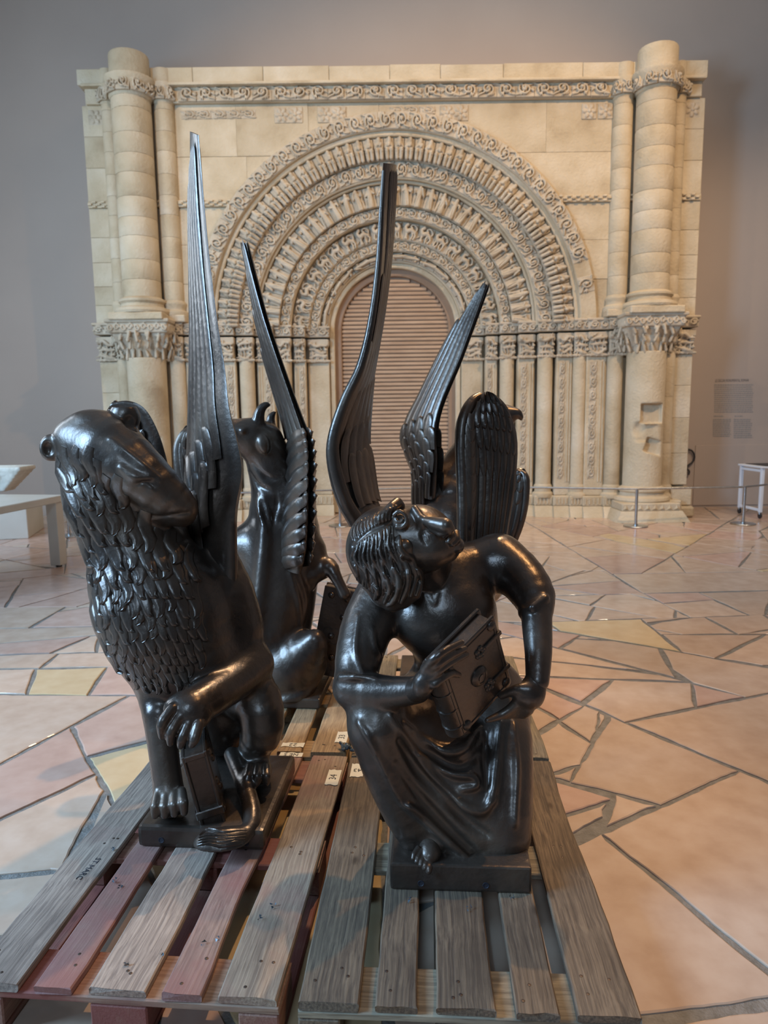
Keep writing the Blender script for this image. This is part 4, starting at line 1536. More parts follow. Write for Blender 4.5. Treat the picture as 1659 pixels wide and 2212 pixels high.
text_rows('text_block', 1543, 1628, 829, 892, 14, 1)
text_rows('text_heading', 1542, 1567, 897, 901, 1, 2)
text_rows('text_heading', 1587, 1605, 897, 901, 1, 3)
text_rows('text_column', 1540, 1580, 904, 944, 10, 4)
text_rows('text_column', 1585, 1625, 904, 947, 10, 5)

# ------------------------------------------------------------------ statue helpers
BZ = M['bronze']
DECK = 0.1455


def rp(px, Y):
    """pixel length to metres at depth Y."""
    return px * (Y * 1.02) / FPX


class Body(Sdf):
    def c(s, pts, k=0.03, op='add', flat=None, n=None):
        """tube through (px, py, Y, r px) keys."""
        q = np.array(pts, float)
        if n:
            q = crom(q, n)
        s.chain([P(a[0], a[1], a[2]) for a in q], [rp(a[3], a[2]) for a in q], k, op, flat)

    def e(s, x, y, Y, rx, rz, ry=None, rot=0, rz_=0, rx_=0, k=0.03, op='add'):
        s.ell(P(x, y, Y), (rp(rx, Y), ry if ry else rp((rx + rz) / 2, Y), rp(rz, Y)), rotm(rot, rz_, rx_), k, op)


class Blade:
    """thin lens-shaped sheet between a leading and a trailing edge; s runs from root to tip, c across."""

    def __init__(b, LE, TE, thick, n=48):
        b.L = np.array([P(*q) for q in crom(LE, n)])
        b.R = np.array([P(*q) for q in crom(TE, n)])
        b.n = n
        b.t = np.interp(np.linspace(0, 1, n), np.linspace(0, 1, len(thick)), thick)
        N = []
        for i in range(n):
            tn = b.L[min(i + 1, n - 1)] + b.R[min(i + 1, n - 1)] - b.L[max(i - 1, 0)] - b.R[max(i - 1, 0)]
            ch = b.R[i] - b.L[i]
            if np.linalg.norm(ch) < 1e-5:
                ch = b.R[min(i + 1, n - 1)] - b.L[min(i + 1, n - 1)] + 1e-6
            v = np.cross(ch, tn)
            N.append(v / (np.linalg.norm(v) + 1e-12))
        b.N = np.array(N)
        if np.mean(b.N[:, 1]) > 0:       # front face looks towards the room's near side
            b.N = -b.N

    def at(b, s, c, side, off=0.0):
        f = np.clip(s, 0, 1) * (b.n - 1)
        i = int(min(f, b.n - 2))
        w = f - i
        L = b.L[i] * (1 - w) + b.L[i + 1] * w
        R = b.R[i] * (1 - w) + b.R[i + 1] * w
        N = b.N[i] * (1 - w) + b.N[i + 1] * w
        t = b.t[i] * (1 - w) + b.t[i + 1] * w
        return L + (R - L) * c + N * side * (t * math.sqrt(max(1 - (2 * c - 1) ** 2, 0)) + off), R - L, N

    def body(b, name, mat, s0=0.0, s1=1.0, n=40, m=9):
        v, f = [], []
        cs = [0.5 - 0.5 * math.cos(PI * k / (m - 1)) for k in range(m)]
        ringn = 2 * m - 2
        for i in range(n + 1):
            s = s0 + (s1 - s0) * i / n
            for c in cs:
                v.append(b.at(s, c, 1)[0])
            for c in reversed(cs[1:-1]):
                v.append(b.at(s, c, -1)[0])
        for i in range(n):
            for k in range(ringn):
                f.append((i * ringn + k, i * ringn + (k + 1) % ringn, (i + 1) * ringn + (k + 1) % ringn, (i + 1) * ringn + k))
        f.append(tuple(reversed(range(ringn))))
        f.append(tuple(range(n * ringn, (n + 1) * ringn)))
        me = mesh(name, v, f, mat, True)
        bm = bmesh.new()
        bm.from_mesh(me)
        bmesh.ops.recalc_face_normals(bm, faces=bm.faces)
        bm.to_mesh(me)
        bm.free()
        mark_sharp(me, 70)
        return me

    def feather(b, s0, c0, s1, c1, w0, w1, side=1, off=0.004, th=0.006, lift=0.006, n=12, tip=0.22, mat=None, wm=None):
        """one feather from (s0, c0) to its tip (s1, c1); widths are fractions of the chord at the base or metres if wm."""
        v, f = [], []
        cen, wd, nr = [], [], []
        for i in range(n + 1):
            t = i / n
            t = 1 - (1 - t) ** 1.35
            p, ch, N = b.at(s0 + (s1 - s0) * t, c0 + (c1 - c0) * t, side, off + lift * t)
            cen.append(p)
            nr.append(N * side)
            base = (w0 + (w1 - w0) * t) * (np.linalg.norm(ch) if wm is None else 1)
            e = (1 - t) / tip
            pr_ = math.sqrt(max(1 - (1 - e) ** 2, 0)) if e < 1 else 1.0
            wd.append(max(base * pr_, 0.0008))
        for i in range(n + 1):
            tn = cen[min(i + 1, n)] - cen[max(i - 1, 0)]
            tn /= np.linalg.norm(tn) + 1e-12
            N = nr[i] - tn * (nr[i] @ tn)
            N /= np.linalg.norm(N) + 1e-12
            B = np.cross(tn, N)
            w = wd[i] / 2
            h = th * min(1, wd[i] / (0.5 * max(wd)))
            for a, z in ((-1, -0.3), (-0.85, 0.25), (-0.3, 0.75), (0, 1.15), (0.3, 0.75), (0.85, 0.25), (1, -0.3), (0, -0.8)):
                v.append(cen[i] + B * w * a + N * h * z)
        m = 8
        for i in range(n):
            for k in range(m):
                f.append((i * m + k, i * m + (k + 1) % m, (i + 1) * m + (k + 1) % m, (i + 1) * m + k))
        f.append(tuple(reversed(range(m))))
        f.append(tuple(range(n * m, (n + 1) * m)))
        me = mesh('feather', v, f, mat or BZ, True)
        mark_sharp(me, 60)
        return me


def plinth(parent, FL, FR, depth, h, bev=0.012, holes=()):
    """bronze base plate from its front bottom corners."""
    d = np.array(FR[:2]) - np.array(FL[:2])
    w = np.linalg.norm(d)
    a = math.atan2(d[1], d[0])
    m = T(FL[0], FL[1], DECK) @ Matrix.Rotation(a, 4, 'Z')
    bm = bmesh.new()
    bmesh.ops.create_cube(bm, size=1.0, matrix=Matrix.Translation((w / 2, depth / 2, h / 2)) @ Matrix.Diagonal((w, depth, h, 1)))
    bmesh.ops.bevel(bm, geom=[e for e in bm.edges], offset=bev, segments=2, affect='EDGES', profile=0.6)
    o = link('base_plate', bm_mesh('base_plate', bm, BZ), parent, mw=m)
    hm = lathe_mesh('bolt_hole', [(0.0095, -0.001), (0.0095, 0.0014), (0.0075, 0.0014), (0.007, 0.0004)], 16, M['ink'])
    for x, z in holes:
        link('bolt_hole', hm, o, mw=m @ T(x * w, 0.0, z) @ Matrix.Rotation(PI / 2, 4, 'X'))
    return m, w


# ------------------------------------------------------------------ kneeling angel
FLa, FRa = PZ(843, 1921, DECK), PZ(1148, 1931, DECK)
angel = thing('angel_statue', 'dark bronze kneeling angel statue clasping a closed book', 'statue', tuple((FLa + FRa) / 2 + np.array((0.02, 0.25, 0))), 'bronze winged statues on pallets')
plinth(angel, FLa, FRa, 0.52, 0.082, 0.007, ((0.22, 0.022), (0.68, 0.022)))
A = Body((-0.24, 1.66, 0.20), (0.62, 2.72, 1.42), 0.0052)
# torso
A.c([(990, 1530, 2.33, 100), (992, 1430, 2.31, 94), (972, 1340, 2.27, 102), (955, 1270, 2.28, 94)], 0.05, n=9, flat=((0, 1, 0), 1.1))
A.e(955, 1330, 2.21, 112, 85, 0.11, rot=-10, k=0.05)
A.c([(845, 1285, 2.27, 52), (950, 1245, 2.30, 62), (1075, 1212, 2.33, 54)], 0.05)
# viewer-left arm in its sleeve
A.c([(828, 1290, 2.25, 62), (795, 1350, 2.19, 58), (775, 1420, 2.11, 52), (768, 1483, 2.04, 46)], 0.035, n=8)
A.c([(766, 1486, 2.04, 47), (800, 1493, 2.00, 41), (850, 1495, 1.965, 36), (902, 1490, 1.93, 30)], 0.02, n=7)
# viewer-right arm
A.c([(1078, 1212, 2.32, 56), (1118, 1240, 2.27, 53), (1150, 1282, 2.20, 48), (1158, 1312, 2.16, 38)], 0.035, n=8)
A.c([(1158, 1295, 2.17, 34), (1160, 1350, 2.11, 33), (1163, 1410, 2.05, 30), (1161, 1470, 2.00, 26)], 0.012, n=7)
A.c([(1128, 1325, 2.15, 9), (1150, 1312, 2.10, 10), (1178, 1292, 2.12, 9)], 0.012)        # cuff edge
A.c([(735, 1462, 2.01, 7), (765, 1462, 1.975, 8), (810, 1466, 1.97, 7)], 0.012)           # cuff fold
# robe: thighs, shins, seat
A.c([(960, 1520, 2.34, 100), (890, 1545, 2.16, 82), (815, 1568, 2.00, 60)], 0.05, n=7)
A.c([(812, 1570, 2.00, 58), (835, 1650, 1.995, 58), (868, 1740, 1.99, 50), (893, 1805, 1.985, 36)], 0.04, n=8)
A.c([(1050, 1505, 2.33, 88), (1078, 1600, 2.16, 74), (1088, 1700, 2.06, 66), (1092, 1800, 2.00, 58), (1092, 1840, 1.995, 42)], 0.05, n=9)
A.c([(900, 1560, 2.12, 80), (960, 1640, 2.09, 88), (1015, 1740, 2.06, 92), (1055, 1820, 2.04, 62)], 0.06, n=8)
A.c([(880, 1650, 2.05, 60), (940, 1745, 2.02, 62), (1000, 1820, 1.99, 50), (1050, 1855, 1.98, 30)], 0.05, n=7)
A.e(985, 1640, 2.40, 130, 130, 0.17, k=0.08)
A.e(1000, 1760, 2.36, 110, 80, 0.20, k=0.08)
# neck
A.c([(915, 1215, 2.16, 50), (942, 1262, 2.24, 56)], 0.03)
# drapery folds
for px, r, op, off in [
    ([(842, 1548), (890, 1620), (939, 1688), (986, 1732), (1036, 1751), (1068, 1728)], [0.006, 0.013, 0.016, 0.017, 0.015, 0.006], 'add', 0.004),
    ([(872, 1562), (914, 1600), (965, 1623), (1002, 1613), (1035, 1572)], [0.006, 0.014, 0.017, 0.014, 0.006], 'add', 0.003),
    ([(776, 1560), (823, 1640), (867, 1726), (899, 1761)], [0.006, 0.012, 0.012, 0.006], 'add', 0.002),
    ([(880, 1740), (925, 1776), (975, 1820), (1030, 1866)], [0.008, 0.013, 0.015, 0.008], 'add', 0.003),
    ([(908, 1632), (971, 1668), (1019, 1678), (1027, 1697), (996, 1706)], [0.004, 0.010, 0.012, 0.010, 0.004], 'add', 0.003),
    ([(1082, 1560), (1074, 1640), (1066, 1700), (1058, 1735)], [0.004, 0.010, 0.012, 0.005], 'add', 0.002),
    ([(1110, 1560), (1116, 1660), (1112, 1780)], [0.004, 0.010, 0.006], 'add', 0.002),
    ([(862, 1600), (905, 1668), (955, 1722), (1010, 1775), (1055, 1805)], [0.006, 0.014, 0.017, 0.016, 0.006], 'sub', -0.001),
    ([(855, 1650), (900, 1712), (955, 1775), (1015, 1835), (1046, 1866)], [0.004, 0.012, 0.015, 0.014, 0.005], 'sub', 0.0),
    ([(900, 1585), (950, 1640), (1000, 1655), (1045, 1618)], [0.004, 0.012, 0.013, 0.006], 'sub', 0.0),
    ([(1052, 1585), (1048, 1640), (1052, 1700)], [0.004, 0.012, 0.004], 'sub', 0.0),
    ([(810, 1600), (850, 1690), (880, 1740)], [0.003, 0.008, 0.004], 'sub', 0.001),
    ([(838, 1440), (812, 1400), (806, 1360)], [0.003, 0.006, 0.003], 'add', 0.001),
    ([(775, 1330), (768, 1400), (782, 1452)], [0.003, 0.007, 0.005], 'add', 0.001),
    ([(905, 1276), (935, 1281), (962, 1265), (978, 1225)], 0.0035, 'sub', 0.001),
    ([(924, 1279), (937, 1304), (944, 1278)], 0.003, 'sub', 0.001),
]:
    A.stroke(px, r, 0.014, op, off)
# roots of the wings on the back
A.c([(850, 1235, 2.34, 45), (815, 1185, 2.42, 40), (800, 1132, 2.46, 30)], 0.03)
A.c([(1030, 1255, 2.40, 60), (1035, 1218, 2.50, 44)], 0.03)
# foot under the hem
A.c([(872, 1795, 2.00, 18), (886, 1815, 1.97, 15)], 0.012)
A.c([(928, 1795, 1.99, 26), (934, 1825, 1.955, 26)], 0.014)
A.c([(970, 1840, 1.95, 16), (1010, 1868, 1.915, 14), (1060, 1878, 1.93, 10)], 0.014)
A.smooth(1)
angel_body = link('body', A.mesh('body', BZ), angel)

Ft = Body((-0.02, 1.80, 0.20), (0.20, 2.06, 0.36), 0.0026)
Ft.e(930, 1832, 1.945, 25, 30, 0.045, rot=-28, k=0)
Ft.e(924, 1850, 1.915, 22, 20, 0.030, rot=-30, k=0.02)
for i in range(5):
    r_ = 6.2 + 0.7 * i
    Ft.c([(903 + 6.5 * i, 1832 + 6.5 * i, 1.918 - 0.004 * i, r_), (894 + 8 * i, 1846 + 7 * i, 1.898 - 0.004 * i, r_), (892 + 8.4 * i, 1854 + 7 * i, 1.890 - 0.004 * i, r_ * 0.8)], 0.003)
link('foot', Ft.mesh('foot', BZ), angel)

# head, neck hair and face
Hd = Body((-0.17, 1.86, 0.95), (0.28, 2.42, 1.34), 0.0030)
Hd.e(905, 1158, 2.115, 72, 68, 0.105, rot=4, k=0.0)                     # face mass
Hd.e(930, 1178, 2.105, 60, 50, 0.095, rot=-20, k=0.04)                   # cheek and jaw
Hd.e(968, 1180, 2.105, 26, 26, 0.040, k=0.03)                            # chin
Hd.e(840, 1178, 2.13, 84, 86, 0.125, k=0.03)                             # cranium
Hd.c([(905, 1215, 2.17, 52), (942, 1264, 2.25, 52)], 0.025)
Hd.c([(912, 1124, 2.035, 9), (935, 1129, 2.000, 13), (962, 1135, 1.975, 17), (967, 1142, 1.978, 15)], 0.012)   # nose
Hd.c([(935, 1142, 2.01, 8), (958, 1154, 1.99, 10)], 0.010)
Hd.c([(975, 1144, 2.03, 7), (977, 1158, 2.015, 8), (970, 1170, 2.01, 6)], 0.010)                                # upper lip
Hd.c([(986, 1150, 2.045, 7), (987, 1164, 2.03, 8), (978, 1176, 2.02, 6)], 0.010)                                # lower lip
Hd.e(990, 1178, 2.06, 13, 16, 0.026, k=0.02)
Hd.c([(896, 1100, 2.06, 9), (908, 1118, 2.03, 8), (910, 1140, 2.025, 6)], 0.012)                               # brow
Hd.stroke([(914, 1146), (915, 1160), (921, 1174)], [0.004, 0.010, 0.004], 0.010, 'sub', 0.002)                  # eye hollow
Hd.stroke([(918, 1150), (922, 1161), (926, 1173)], [0.003, 0.007, 0.003], 0.004, 'add', -0.002)                 # lid
Hd.stroke([(921, 1150), (926, 1162), (928, 1172)], 0.0018, 0.002, 'sub', 0.0)
Hd.stroke([(979, 1148), (982, 1160), (974, 1174)], 0.0028, 0.004, 'sub', 0.0)                                   # mouth line
Hd.stroke([(952, 1162), (957, 1160)], 0.004, 0.004, 'sub', 0.0)                                                 # nostril
Hd.smooth(1)
link('head', Hd.mesh('head', BZ), angel)
Ha = Body((-0.18, 1.86, 0.93), (0.22, 2.36, 1.36), 0.0030)
Ha.e(838, 1186, 2.13, 91, 94, 0.134, k=0.0)
Ha.e(845, 1245, 2.13, 62, 52, 0.10, k=0.04)
Ha.e(905, 1150, 2.03, 52, 84, 0.14, rot=0, k=0.015, op='sub')
for a, b, r in [((878, 1276, 2.055), (868, 1238, 2.04), 26), ((850, 1296, 2.06), (850, 1250, 2.03), 24), ((820, 1284, 2.07), (815, 1240, 2.05), 20), ((893, 1250, 2.07), (876, 1180, 2.02), 18)]:
    Ha.c([(*b, r), (*a, r * 0.9)], 0.03)
for a, r in (((872, 1296), 22), ((846, 1304), 20), ((822, 1294), 16), ((896, 1282), 16)):
    Ha.c([(a[0], a[1] - 20, 2.05, r), (a[0], a[1], 2.06, r * 0.8)], 0.02)
Ha.c([(822, 1120, 2.04, 10), (846, 1094, 2.06, 10), (858, 1086, 2.09, 12), (866, 1092, 2.10, 9)], 0.02)
Ha.smooth(1)
for i in range(18):      # combed strands below the parting
    t = i / 17
    x0, y0 = 766 + 92 * t, 1178 - 50 * t ** 0.8
    x1 = 772 + 118 * t
    y1 = 1238 + 46 * math.sin(PI * min(1, t * 0.9 + 0.1))
    w_ = 5 * math.sin(i * 2.1)
    Ha.stroke([(x0, y0 + 4), (x0 - 6 + 10 * t + w_, y0 * 0.62 + y1 * 0.38), ((x0 + x1) / 2 + 2 - w_, y0 * 0.3 + y1 * 0.7), (x1, y1)], [0.003, 0.0050, 0.0046, 0.003], 0.002, 'add', 0.0018)
for i in range(13):      # strands above the parting
    t = i / 12
    x0, y0 = 764 + 86 * t, 1168 - 46 * t ** 0.8
    Ha.stroke([(x0, y0), (x0 - 4 + 2 * t, y0 - 16), (x0 + 2 + 4 * t, y0 - 32 + 3 * t)], [0.003, 0.005, 0.004], 0.003, 'add', 0.0015)
Ha.stroke([(762, 1180), (800, 1146), (850, 1126)], 0.004, 0.006, 'sub', 0.001)
for px, r in [([(858, 1150), (866, 1186), (888, 1212), (896, 1246), (886, 1286)], [0.005, 0.008, 0.010, 0.009, 0.005]),
              ([(868, 1200), (880, 1232), (878, 1268), (866, 1300)], [0.004, 0.009, 0.010, 0.006]),
              ([(850, 1228), (862, 1262), (850, 1296), (838, 1306)], [0.004, 0.009, 0.010, 0.006]),
              ([(830, 1240), (842, 1270), (832, 1300)], [0.004, 0.008, 0.006]),
              ([(806, 1262), (818, 1276), (812, 1292)], [0.004, 0.010, 0.006]),
              ([(900, 1230), (906, 1256), (898, 1284)], [0.004, 0.008, 0.005])]:
    Ha.stroke(px, r, 0.004, 'add', 0.004)
hair = link('hair', Ha.mesh('hair', BZ), angel)
Er = Body((-0.03, 1.90, 1.10), (0.12, 2.20, 1.30), 0.0022)
Er.e(863, 1124, 2.03, 16, 17, 0.024, k=0)
Er.c([(852, 1112, 2.010, 5), (862, 1105, 2.006, 5.5), (874, 1112, 2.004, 5.5), (878, 1126, 2.004, 5.5), (870, 1138, 2.006, 6), (858, 1138, 2.010, 5)], 0.006, n=14)
Er.e(865, 1121, 2.004, 9, 10, 0.012, k=0.006, op='sub')
Er.c([(858, 1126, 2.010, 3.5), (866, 1128, 2.006, 3.5), (870, 1122, 2.008, 3)], 0.004)
link('ear', Er.mesh('ear', BZ), angel)

# book
bBL, bBR, bTL = P(1002, 1588, 1.93), P(1106, 1474, 2.05), P(964, 1434, 1.815)
bu = bBR - bBL
bw = np.linalg.norm(bu)
bu = bu / bw
bv = bTL - bBL
bv = bv - bu * (bv @ bu)
bh = np.linalg.norm(bv)
bv = bv / np.linalg.norm(bv)
bn = np.cross(bu, bv)          # towards the viewer or away
if bn[1] > 0:
    bn = -bn
mb = Matrix(((bu[0], bv[0], bn[0], bBL[0]), (bu[1], bv[1], bn[1], bBL[1]), (bu[2], bv[2], bn[2], bBL[2]), (0, 0, 0, 1)))


def bY(x, y, off=0.0):
    """depth of the book's cover along a sight line."""
    d = ray(x, y)
    return float(d[1] * (((bBL + bn * off) - CPOS) @ bn) / (d @ bn))



def bk(name, lo, hi, bev=0.003, parent=None):
    return link(name, box_mesh(name, lo, hi, BZ, bev), parent or book, mw=mb)


book = link('book', box_mesh('book', (0.006, 0.006, -0.052), (bw - 0.010, bh - 0.010, -0.010), BZ, 0.002), angel, mw=mb)
bk('cover', (0, 0, -0.011), (bw, bh, 0.0), 0.003)
bk('cover', (0, 0, -0.066), (bw, bh, -0.052), 0.003)
link('spine', tube_mesh('spine', [(0.002, 0.002, -0.033), (0.002, bh - 0.002, -0.033)], 0.032, 14, BZ), book, mw=mb)
for i in range(4):
    y = bh * (0.12 + 0.25 * i)
    link('spine_band', tube_mesh('spine_band', [(0.002, y, -0.033), (0.002, y + 0.006, -0.033)], 0.0345, 14, BZ), book, mw=mb)
disc = lathe_mesh('boss', [(0.016, 0), (0.0155, 0.004), (0.011, 0.008), (0.004, 0.010)], 20, BZ)
for x, y in ((0.022, 0.022), (bw - 0.022, 0.022), (bw - 0.022, bh - 0.022), (0.022, bh - 0.022)):
    link('boss', disc, book, mw=mb @ T(x, y, 0))
med = lathe_mesh('medallion', [(0.032, 0), (0.032, 0.004), (0.026, 0.010), (0.017, 0.013), (0.017, 0.011), (0.012, 0.011), (0.012, 0.013), (0.002, 0.014)], 28, BZ)
link('medallion', med, book, mw=mb @ T(bw * 0.50, bh * 0.5, 0))
for y in (0.27, 0.76):
    for k in range(5):
        a = k * 2 * PI / 5
        link('rosette_petal', lathe_mesh('rosette_petal', [(0.0095, 0), (0.0095, 0.003), (0.006, 0.006), (0.003, 0.004)], 12, BZ), book, mw=mb @ T(bw * 0.62 + 0.013 * math.cos(a), bh * y + 0.013 * math.sin(a), 0))
    bk('clasp_strap', (bw * 0.62 + 0.02, bh * y - 0.007, -0.001), (bw + 0.006, bh * y + 0.007, 0.007), 0.002)
    bk('clasp_strap', (bw - 0.004, bh * y - 0.007, -0.066), (bw + 0.006, bh * y + 0.007, 0.004), 0.002)
# raised frame on the cover
for lo, hi in (((0.012, 0.012, -0.001), (0.016, bh - 0.012, 0.0025)), ((bw - 0.016, 0.012, -0.001), (bw - 0.012, bh - 0.012, 0.0025)), ((0.012, 0.012, -0.001), (bw - 0.012, 0.016, 0.0025)), ((0.012, bh - 0.016, -0.001), (bw - 0.012, bh - 0.012, 0.0025))):
    bk('cover_frame', lo, hi, 0.001)

# hands
Hn = Body((0.03, 1.66, 0.70), (0.30, 2.10, 1.00), 0.0028)
yk = bY(940, 1450) + 0.01
Hn.e(915, 1476, yk + 0.01, 25, 34, 0.030, rot=18, k=0)
Hn.c([(895, 1491, 1.935, 28), (912, 1486, (1.93 + yk) / 2, 24)], 0.03)
Hn.c([(926, 1458, yk, 15), (920, 1442, yk, 11)], 0.02)
for k_, (a, b, c, d) in enumerate((((919, 1446), (936, 1424), (958, 1407), (997, 1388)), ((926, 1452), (944, 1435), (964, 1421), (1004, 1401)), ((936, 1460), (950, 1446), (970, 1433), (1007, 1414)), ((938, 1478), (957, 1463), (975, 1455), (991, 1458)))):
    q = [bY(*c, 0.012), bY(*d, 0.007)]
    Hn.c([(*a, yk - 0.002 - 0.004 * k_, 11), (*b, (yk + q[0]) / 2 - 0.016, 10.5), (*c, q[0], 9.3), (*d, q[1], 7)], 0.006, n=10)
Hn.smooth(1)
link('hand', Hn.mesh('hand', BZ), angel)
Hm = Body((0.20, 1.72, 0.62), (0.52, 2.16, 0.95), 0.0028)
Hm.c([(1161, 1462, 2.005, 25), (1152, 1490, 1.995, 27)], 0.02)
Hm.e(1138, 1506, 1.985, 34, 25, 0.030, rot=30, k=0.03)
q = bY(1084, 1503, 0.010)
Hm.c([(1142, 1488, 1.975, 13), (1116, 1489, (1.97 + q) / 2 - 0.01, 11), (1084, 1503, q, 9)], 0.012, n=7)
for k_ in range(4):
    dx, dy = 4 * k_, 8 * k_
    Hm.c([(1128 + dx, 1508 + dy, 1.985, 14), (1104 + dx, 1530 + dy, 1.985 + 0.008 * k_, 11), (1080 + dx, 1545 + dy * 0.8, 1.98 + 0.012 * k_, 9.5), (1053 + dx * 1.6, 1556 + dy * 0.6, 1.965 + 0.014 * k_, 6.5)], 0.008, n=9)
Hm.smooth(1)
link('hand', Hm.mesh('hand', BZ), angel)

# wings: one swept up, seen almost along its plane
wl = Blade([(765, 1130, 2.40), (735, 1078, 2.36), (714, 1000, 2.34), (716, 940, 2.33), (742, 862, 2.33), (776, 790, 2.34), (800, 690, 2.35), (815, 570, 2.36), (822, 450, 2.37), (828, 352, 2.38)],
           [(835, 1130, 2.52), (812, 1078, 2.60), (800, 1000, 2.66), (796, 940, 2.68), (800, 860, 2.70), (808, 790, 2.70), (826, 690, 2.68), (842, 570, 2.64), (851, 450, 2.58), (856, 356, 2.52)], [0.035, 0.030, 0.022, 0.016, 0.012, 0.010, 0.008])
wing = link('wing', wl.body('wing', BZ, 0, 1.0), angel)
link('wing_edge', tube_mesh('wing_edge', [wl.at(s, 0.02, 1)[0] for s in np.linspace(0, 0.98, 40)], np.interp(np.linspace(0, 1, 40), [0, 0.3, 0.6, 1], [0.030, 0.022, 0.014, 0.007]), 10, BZ), wing)
for side in (1, -1):
    for i in range(6):
        c = 0.14 + 0.145 * i
        link('feather', wl.feather(0.30 + 0.02 * i, c, (0.62, 0.76, 0.985, 0.985, 0.985, 0.985)[i], min(c + 0.02, 0.90), 0.22, 0.22, side, 0.0, 0.004, 0.002, 18, 0.05), wing)
    for row, (s0, s1, m) in enumerate(((0.36, 0.58, 5), (0.26, 0.48, 5), (0.16, 0.36, 4), (0.06, 0.26, 4))):
        for i in range(m):
            c = 0.18 + 0.7 * (i + 0.5 * (row % 2)) / m
            link('feather', wl.feather(s0 + 0.012 * i, c, s1 + 0.012 * i, min(c + 0.06, 0.90), 0.24, 0.22, side, 0.001 + 0.0016 * row, 0.0035, 0.0025, 10, 0.35), wing)
# the other folded, its broad face to the room
wr = Blade([(1040, 856, 2.60), (1012, 872, 2.57), (991, 908, 2.54), (985, 960, 2.52), (988, 1040, 2.50), (990, 1120, 2.48), (990, 1230, 2.47)],
           [(1044, 856, 2.60), (1076, 872, 2.61), (1100, 908, 2.62), (1111, 960, 2.62), (1108, 1040, 2.61), (1097, 1120, 2.60), (1080, 1230, 2.58)], [0.020, 0.030, 0.034, 0.032, 0.026, 0.022, 0.018])
wing2 = link('wing', wr.body('wing', BZ, 0.01, 1.0), angel)
link('wing_edge', tube_mesh('wing_edge', [wr.at(s, 0.05, 1)[0] for s in np.linspace(0.03, 1.0, 36)], np.interp(np.linspace(0, 1, 36), [0, 0.2, 1], [0.016, 0.022, 0.020]), 10, BZ), wing2)
for side in (1, -1):
    for i in range(6):       # long quills
        c = 0.38 + 0.115 * i
        link('feather', wr.feather(0.36 + 0.02 * (i % 2), c, 0.985, c * 0.96, 0.15, 0.13, side, 0.001, 0.007, 0.004, 14, 0.10), wing2)
    for row, (s0, s1, m) in enumerate(((0.38, 0.66, 6), (0.27, 0.54, 6), (0.18, 0.42, 6), (0.09, 0.31, 5), (0.03, 0.21, 4))):
        for i in range(m):
            c = 0.24 + 0.70 * (i + 0.5 * (row % 2)) / m
            link('feather', wr.feather(s0, c, s1 + 0.05 * (c - 0.5), c + 0.02, 0.17, 0.16, side, 0.004 + 0.0045 * row, 0.006, 0.003, 9, 0.5), wing2)
    for i in range(8):       # small scales down the bone
        link('feather', wr.feather(0.30 + 0.075 * i, 0.16, 0.43 + 0.075 * i, 0.15, 0.20, 0.18, side, 0.016 - 0.001 * i, 0.005, 0.002, 7, 0.6), wing2)

# ------------------------------------------------------------------ locks of hair laid on a carved surface
def lock_mesh(S, px, w, th, n=9, off=0.0):
    """one flame-shaped lock along pixels traced on the surface of S, or None where it misses."""
    q = crom(px, n)
    cen = []
    for x, y in q:
        p = S.hit(x, y)
        if p is None:
            return None
        if cen and np.linalg.norm(p - cen[-1]) > 0.07:
            return None
        cen.append(p)
    if len(cen) < 4:
        return None
    nr = [S.nrm(p) for p in cen]
    v, f = [], []
    for i in range(n):
        t = i / (n - 1)
        tn = cen[min(i + 1, n - 1)] - cen[max(i - 1, 0)]
        tn /= np.linalg.norm(tn) + 1e-12
        N = nr[i] - tn * (nr[i] @ tn)
        N /= np.linalg.norm(N) + 1e-12
        B = np.cross(tn, N)
        pr_ = np.interp(t, [0, 0.25, 0.5, 0.75, 0.9, 1.0], [0.62, 1.0, 0.92, 0.62, 0.36, 0.0])
        ww = max(w * pr_, 0.0008) / 2
        h = th * np.interp(t, [0, 0.3, 0.8, 1.0], [0.15, 0.6, 1.15, 0.7])
        for a, z in ((-1, -0.35), (-0.9, 0.25), (-0.45, 0.9), (-0.1, 0.70), (0.2, 1.0), (0.65, 0.80), (0.95, 0.15), (1, -0.35)):
            v.append(cen[i] + B * ww * a + N * (h * z + off))
    m = 8
    for i in range(n - 1):
        for k in range(m):
            f.append((i * m + k, i * m + (k + 1) % m, (i + 1) * m + (k + 1) % m, (i + 1) * m + k))
    f.append(tuple(reversed(range(m))))
    f.append(tuple(range((n - 1) * m, n * m)))
    me = mesh('mane_lock', v, f, BZ, True)
    mark_sharp(me, 65)
    return me


# ------------------------------------------------------------------ seated lion
FLl, FRl = PZ(298, 1829, DECK), PZ(571, 1839, DECK)
lion = thing('lion_statue', 'dark bronze seated winged lion statue with curled mane, one paw on a book', 'statue', tuple((FLl + FRl) / 2 + np.array((0.03, 0.28, 0))), 'bronze winged statues on pallets')
plinth(lion, FLl, FRl, 0.50, 0.072, 0.014, ((0.19, 0.026), (0.86, 0.026)))
B = Body((-1.20, 1.94, 0.195), (-0.30, 2.84, 1.56), 0.0045)
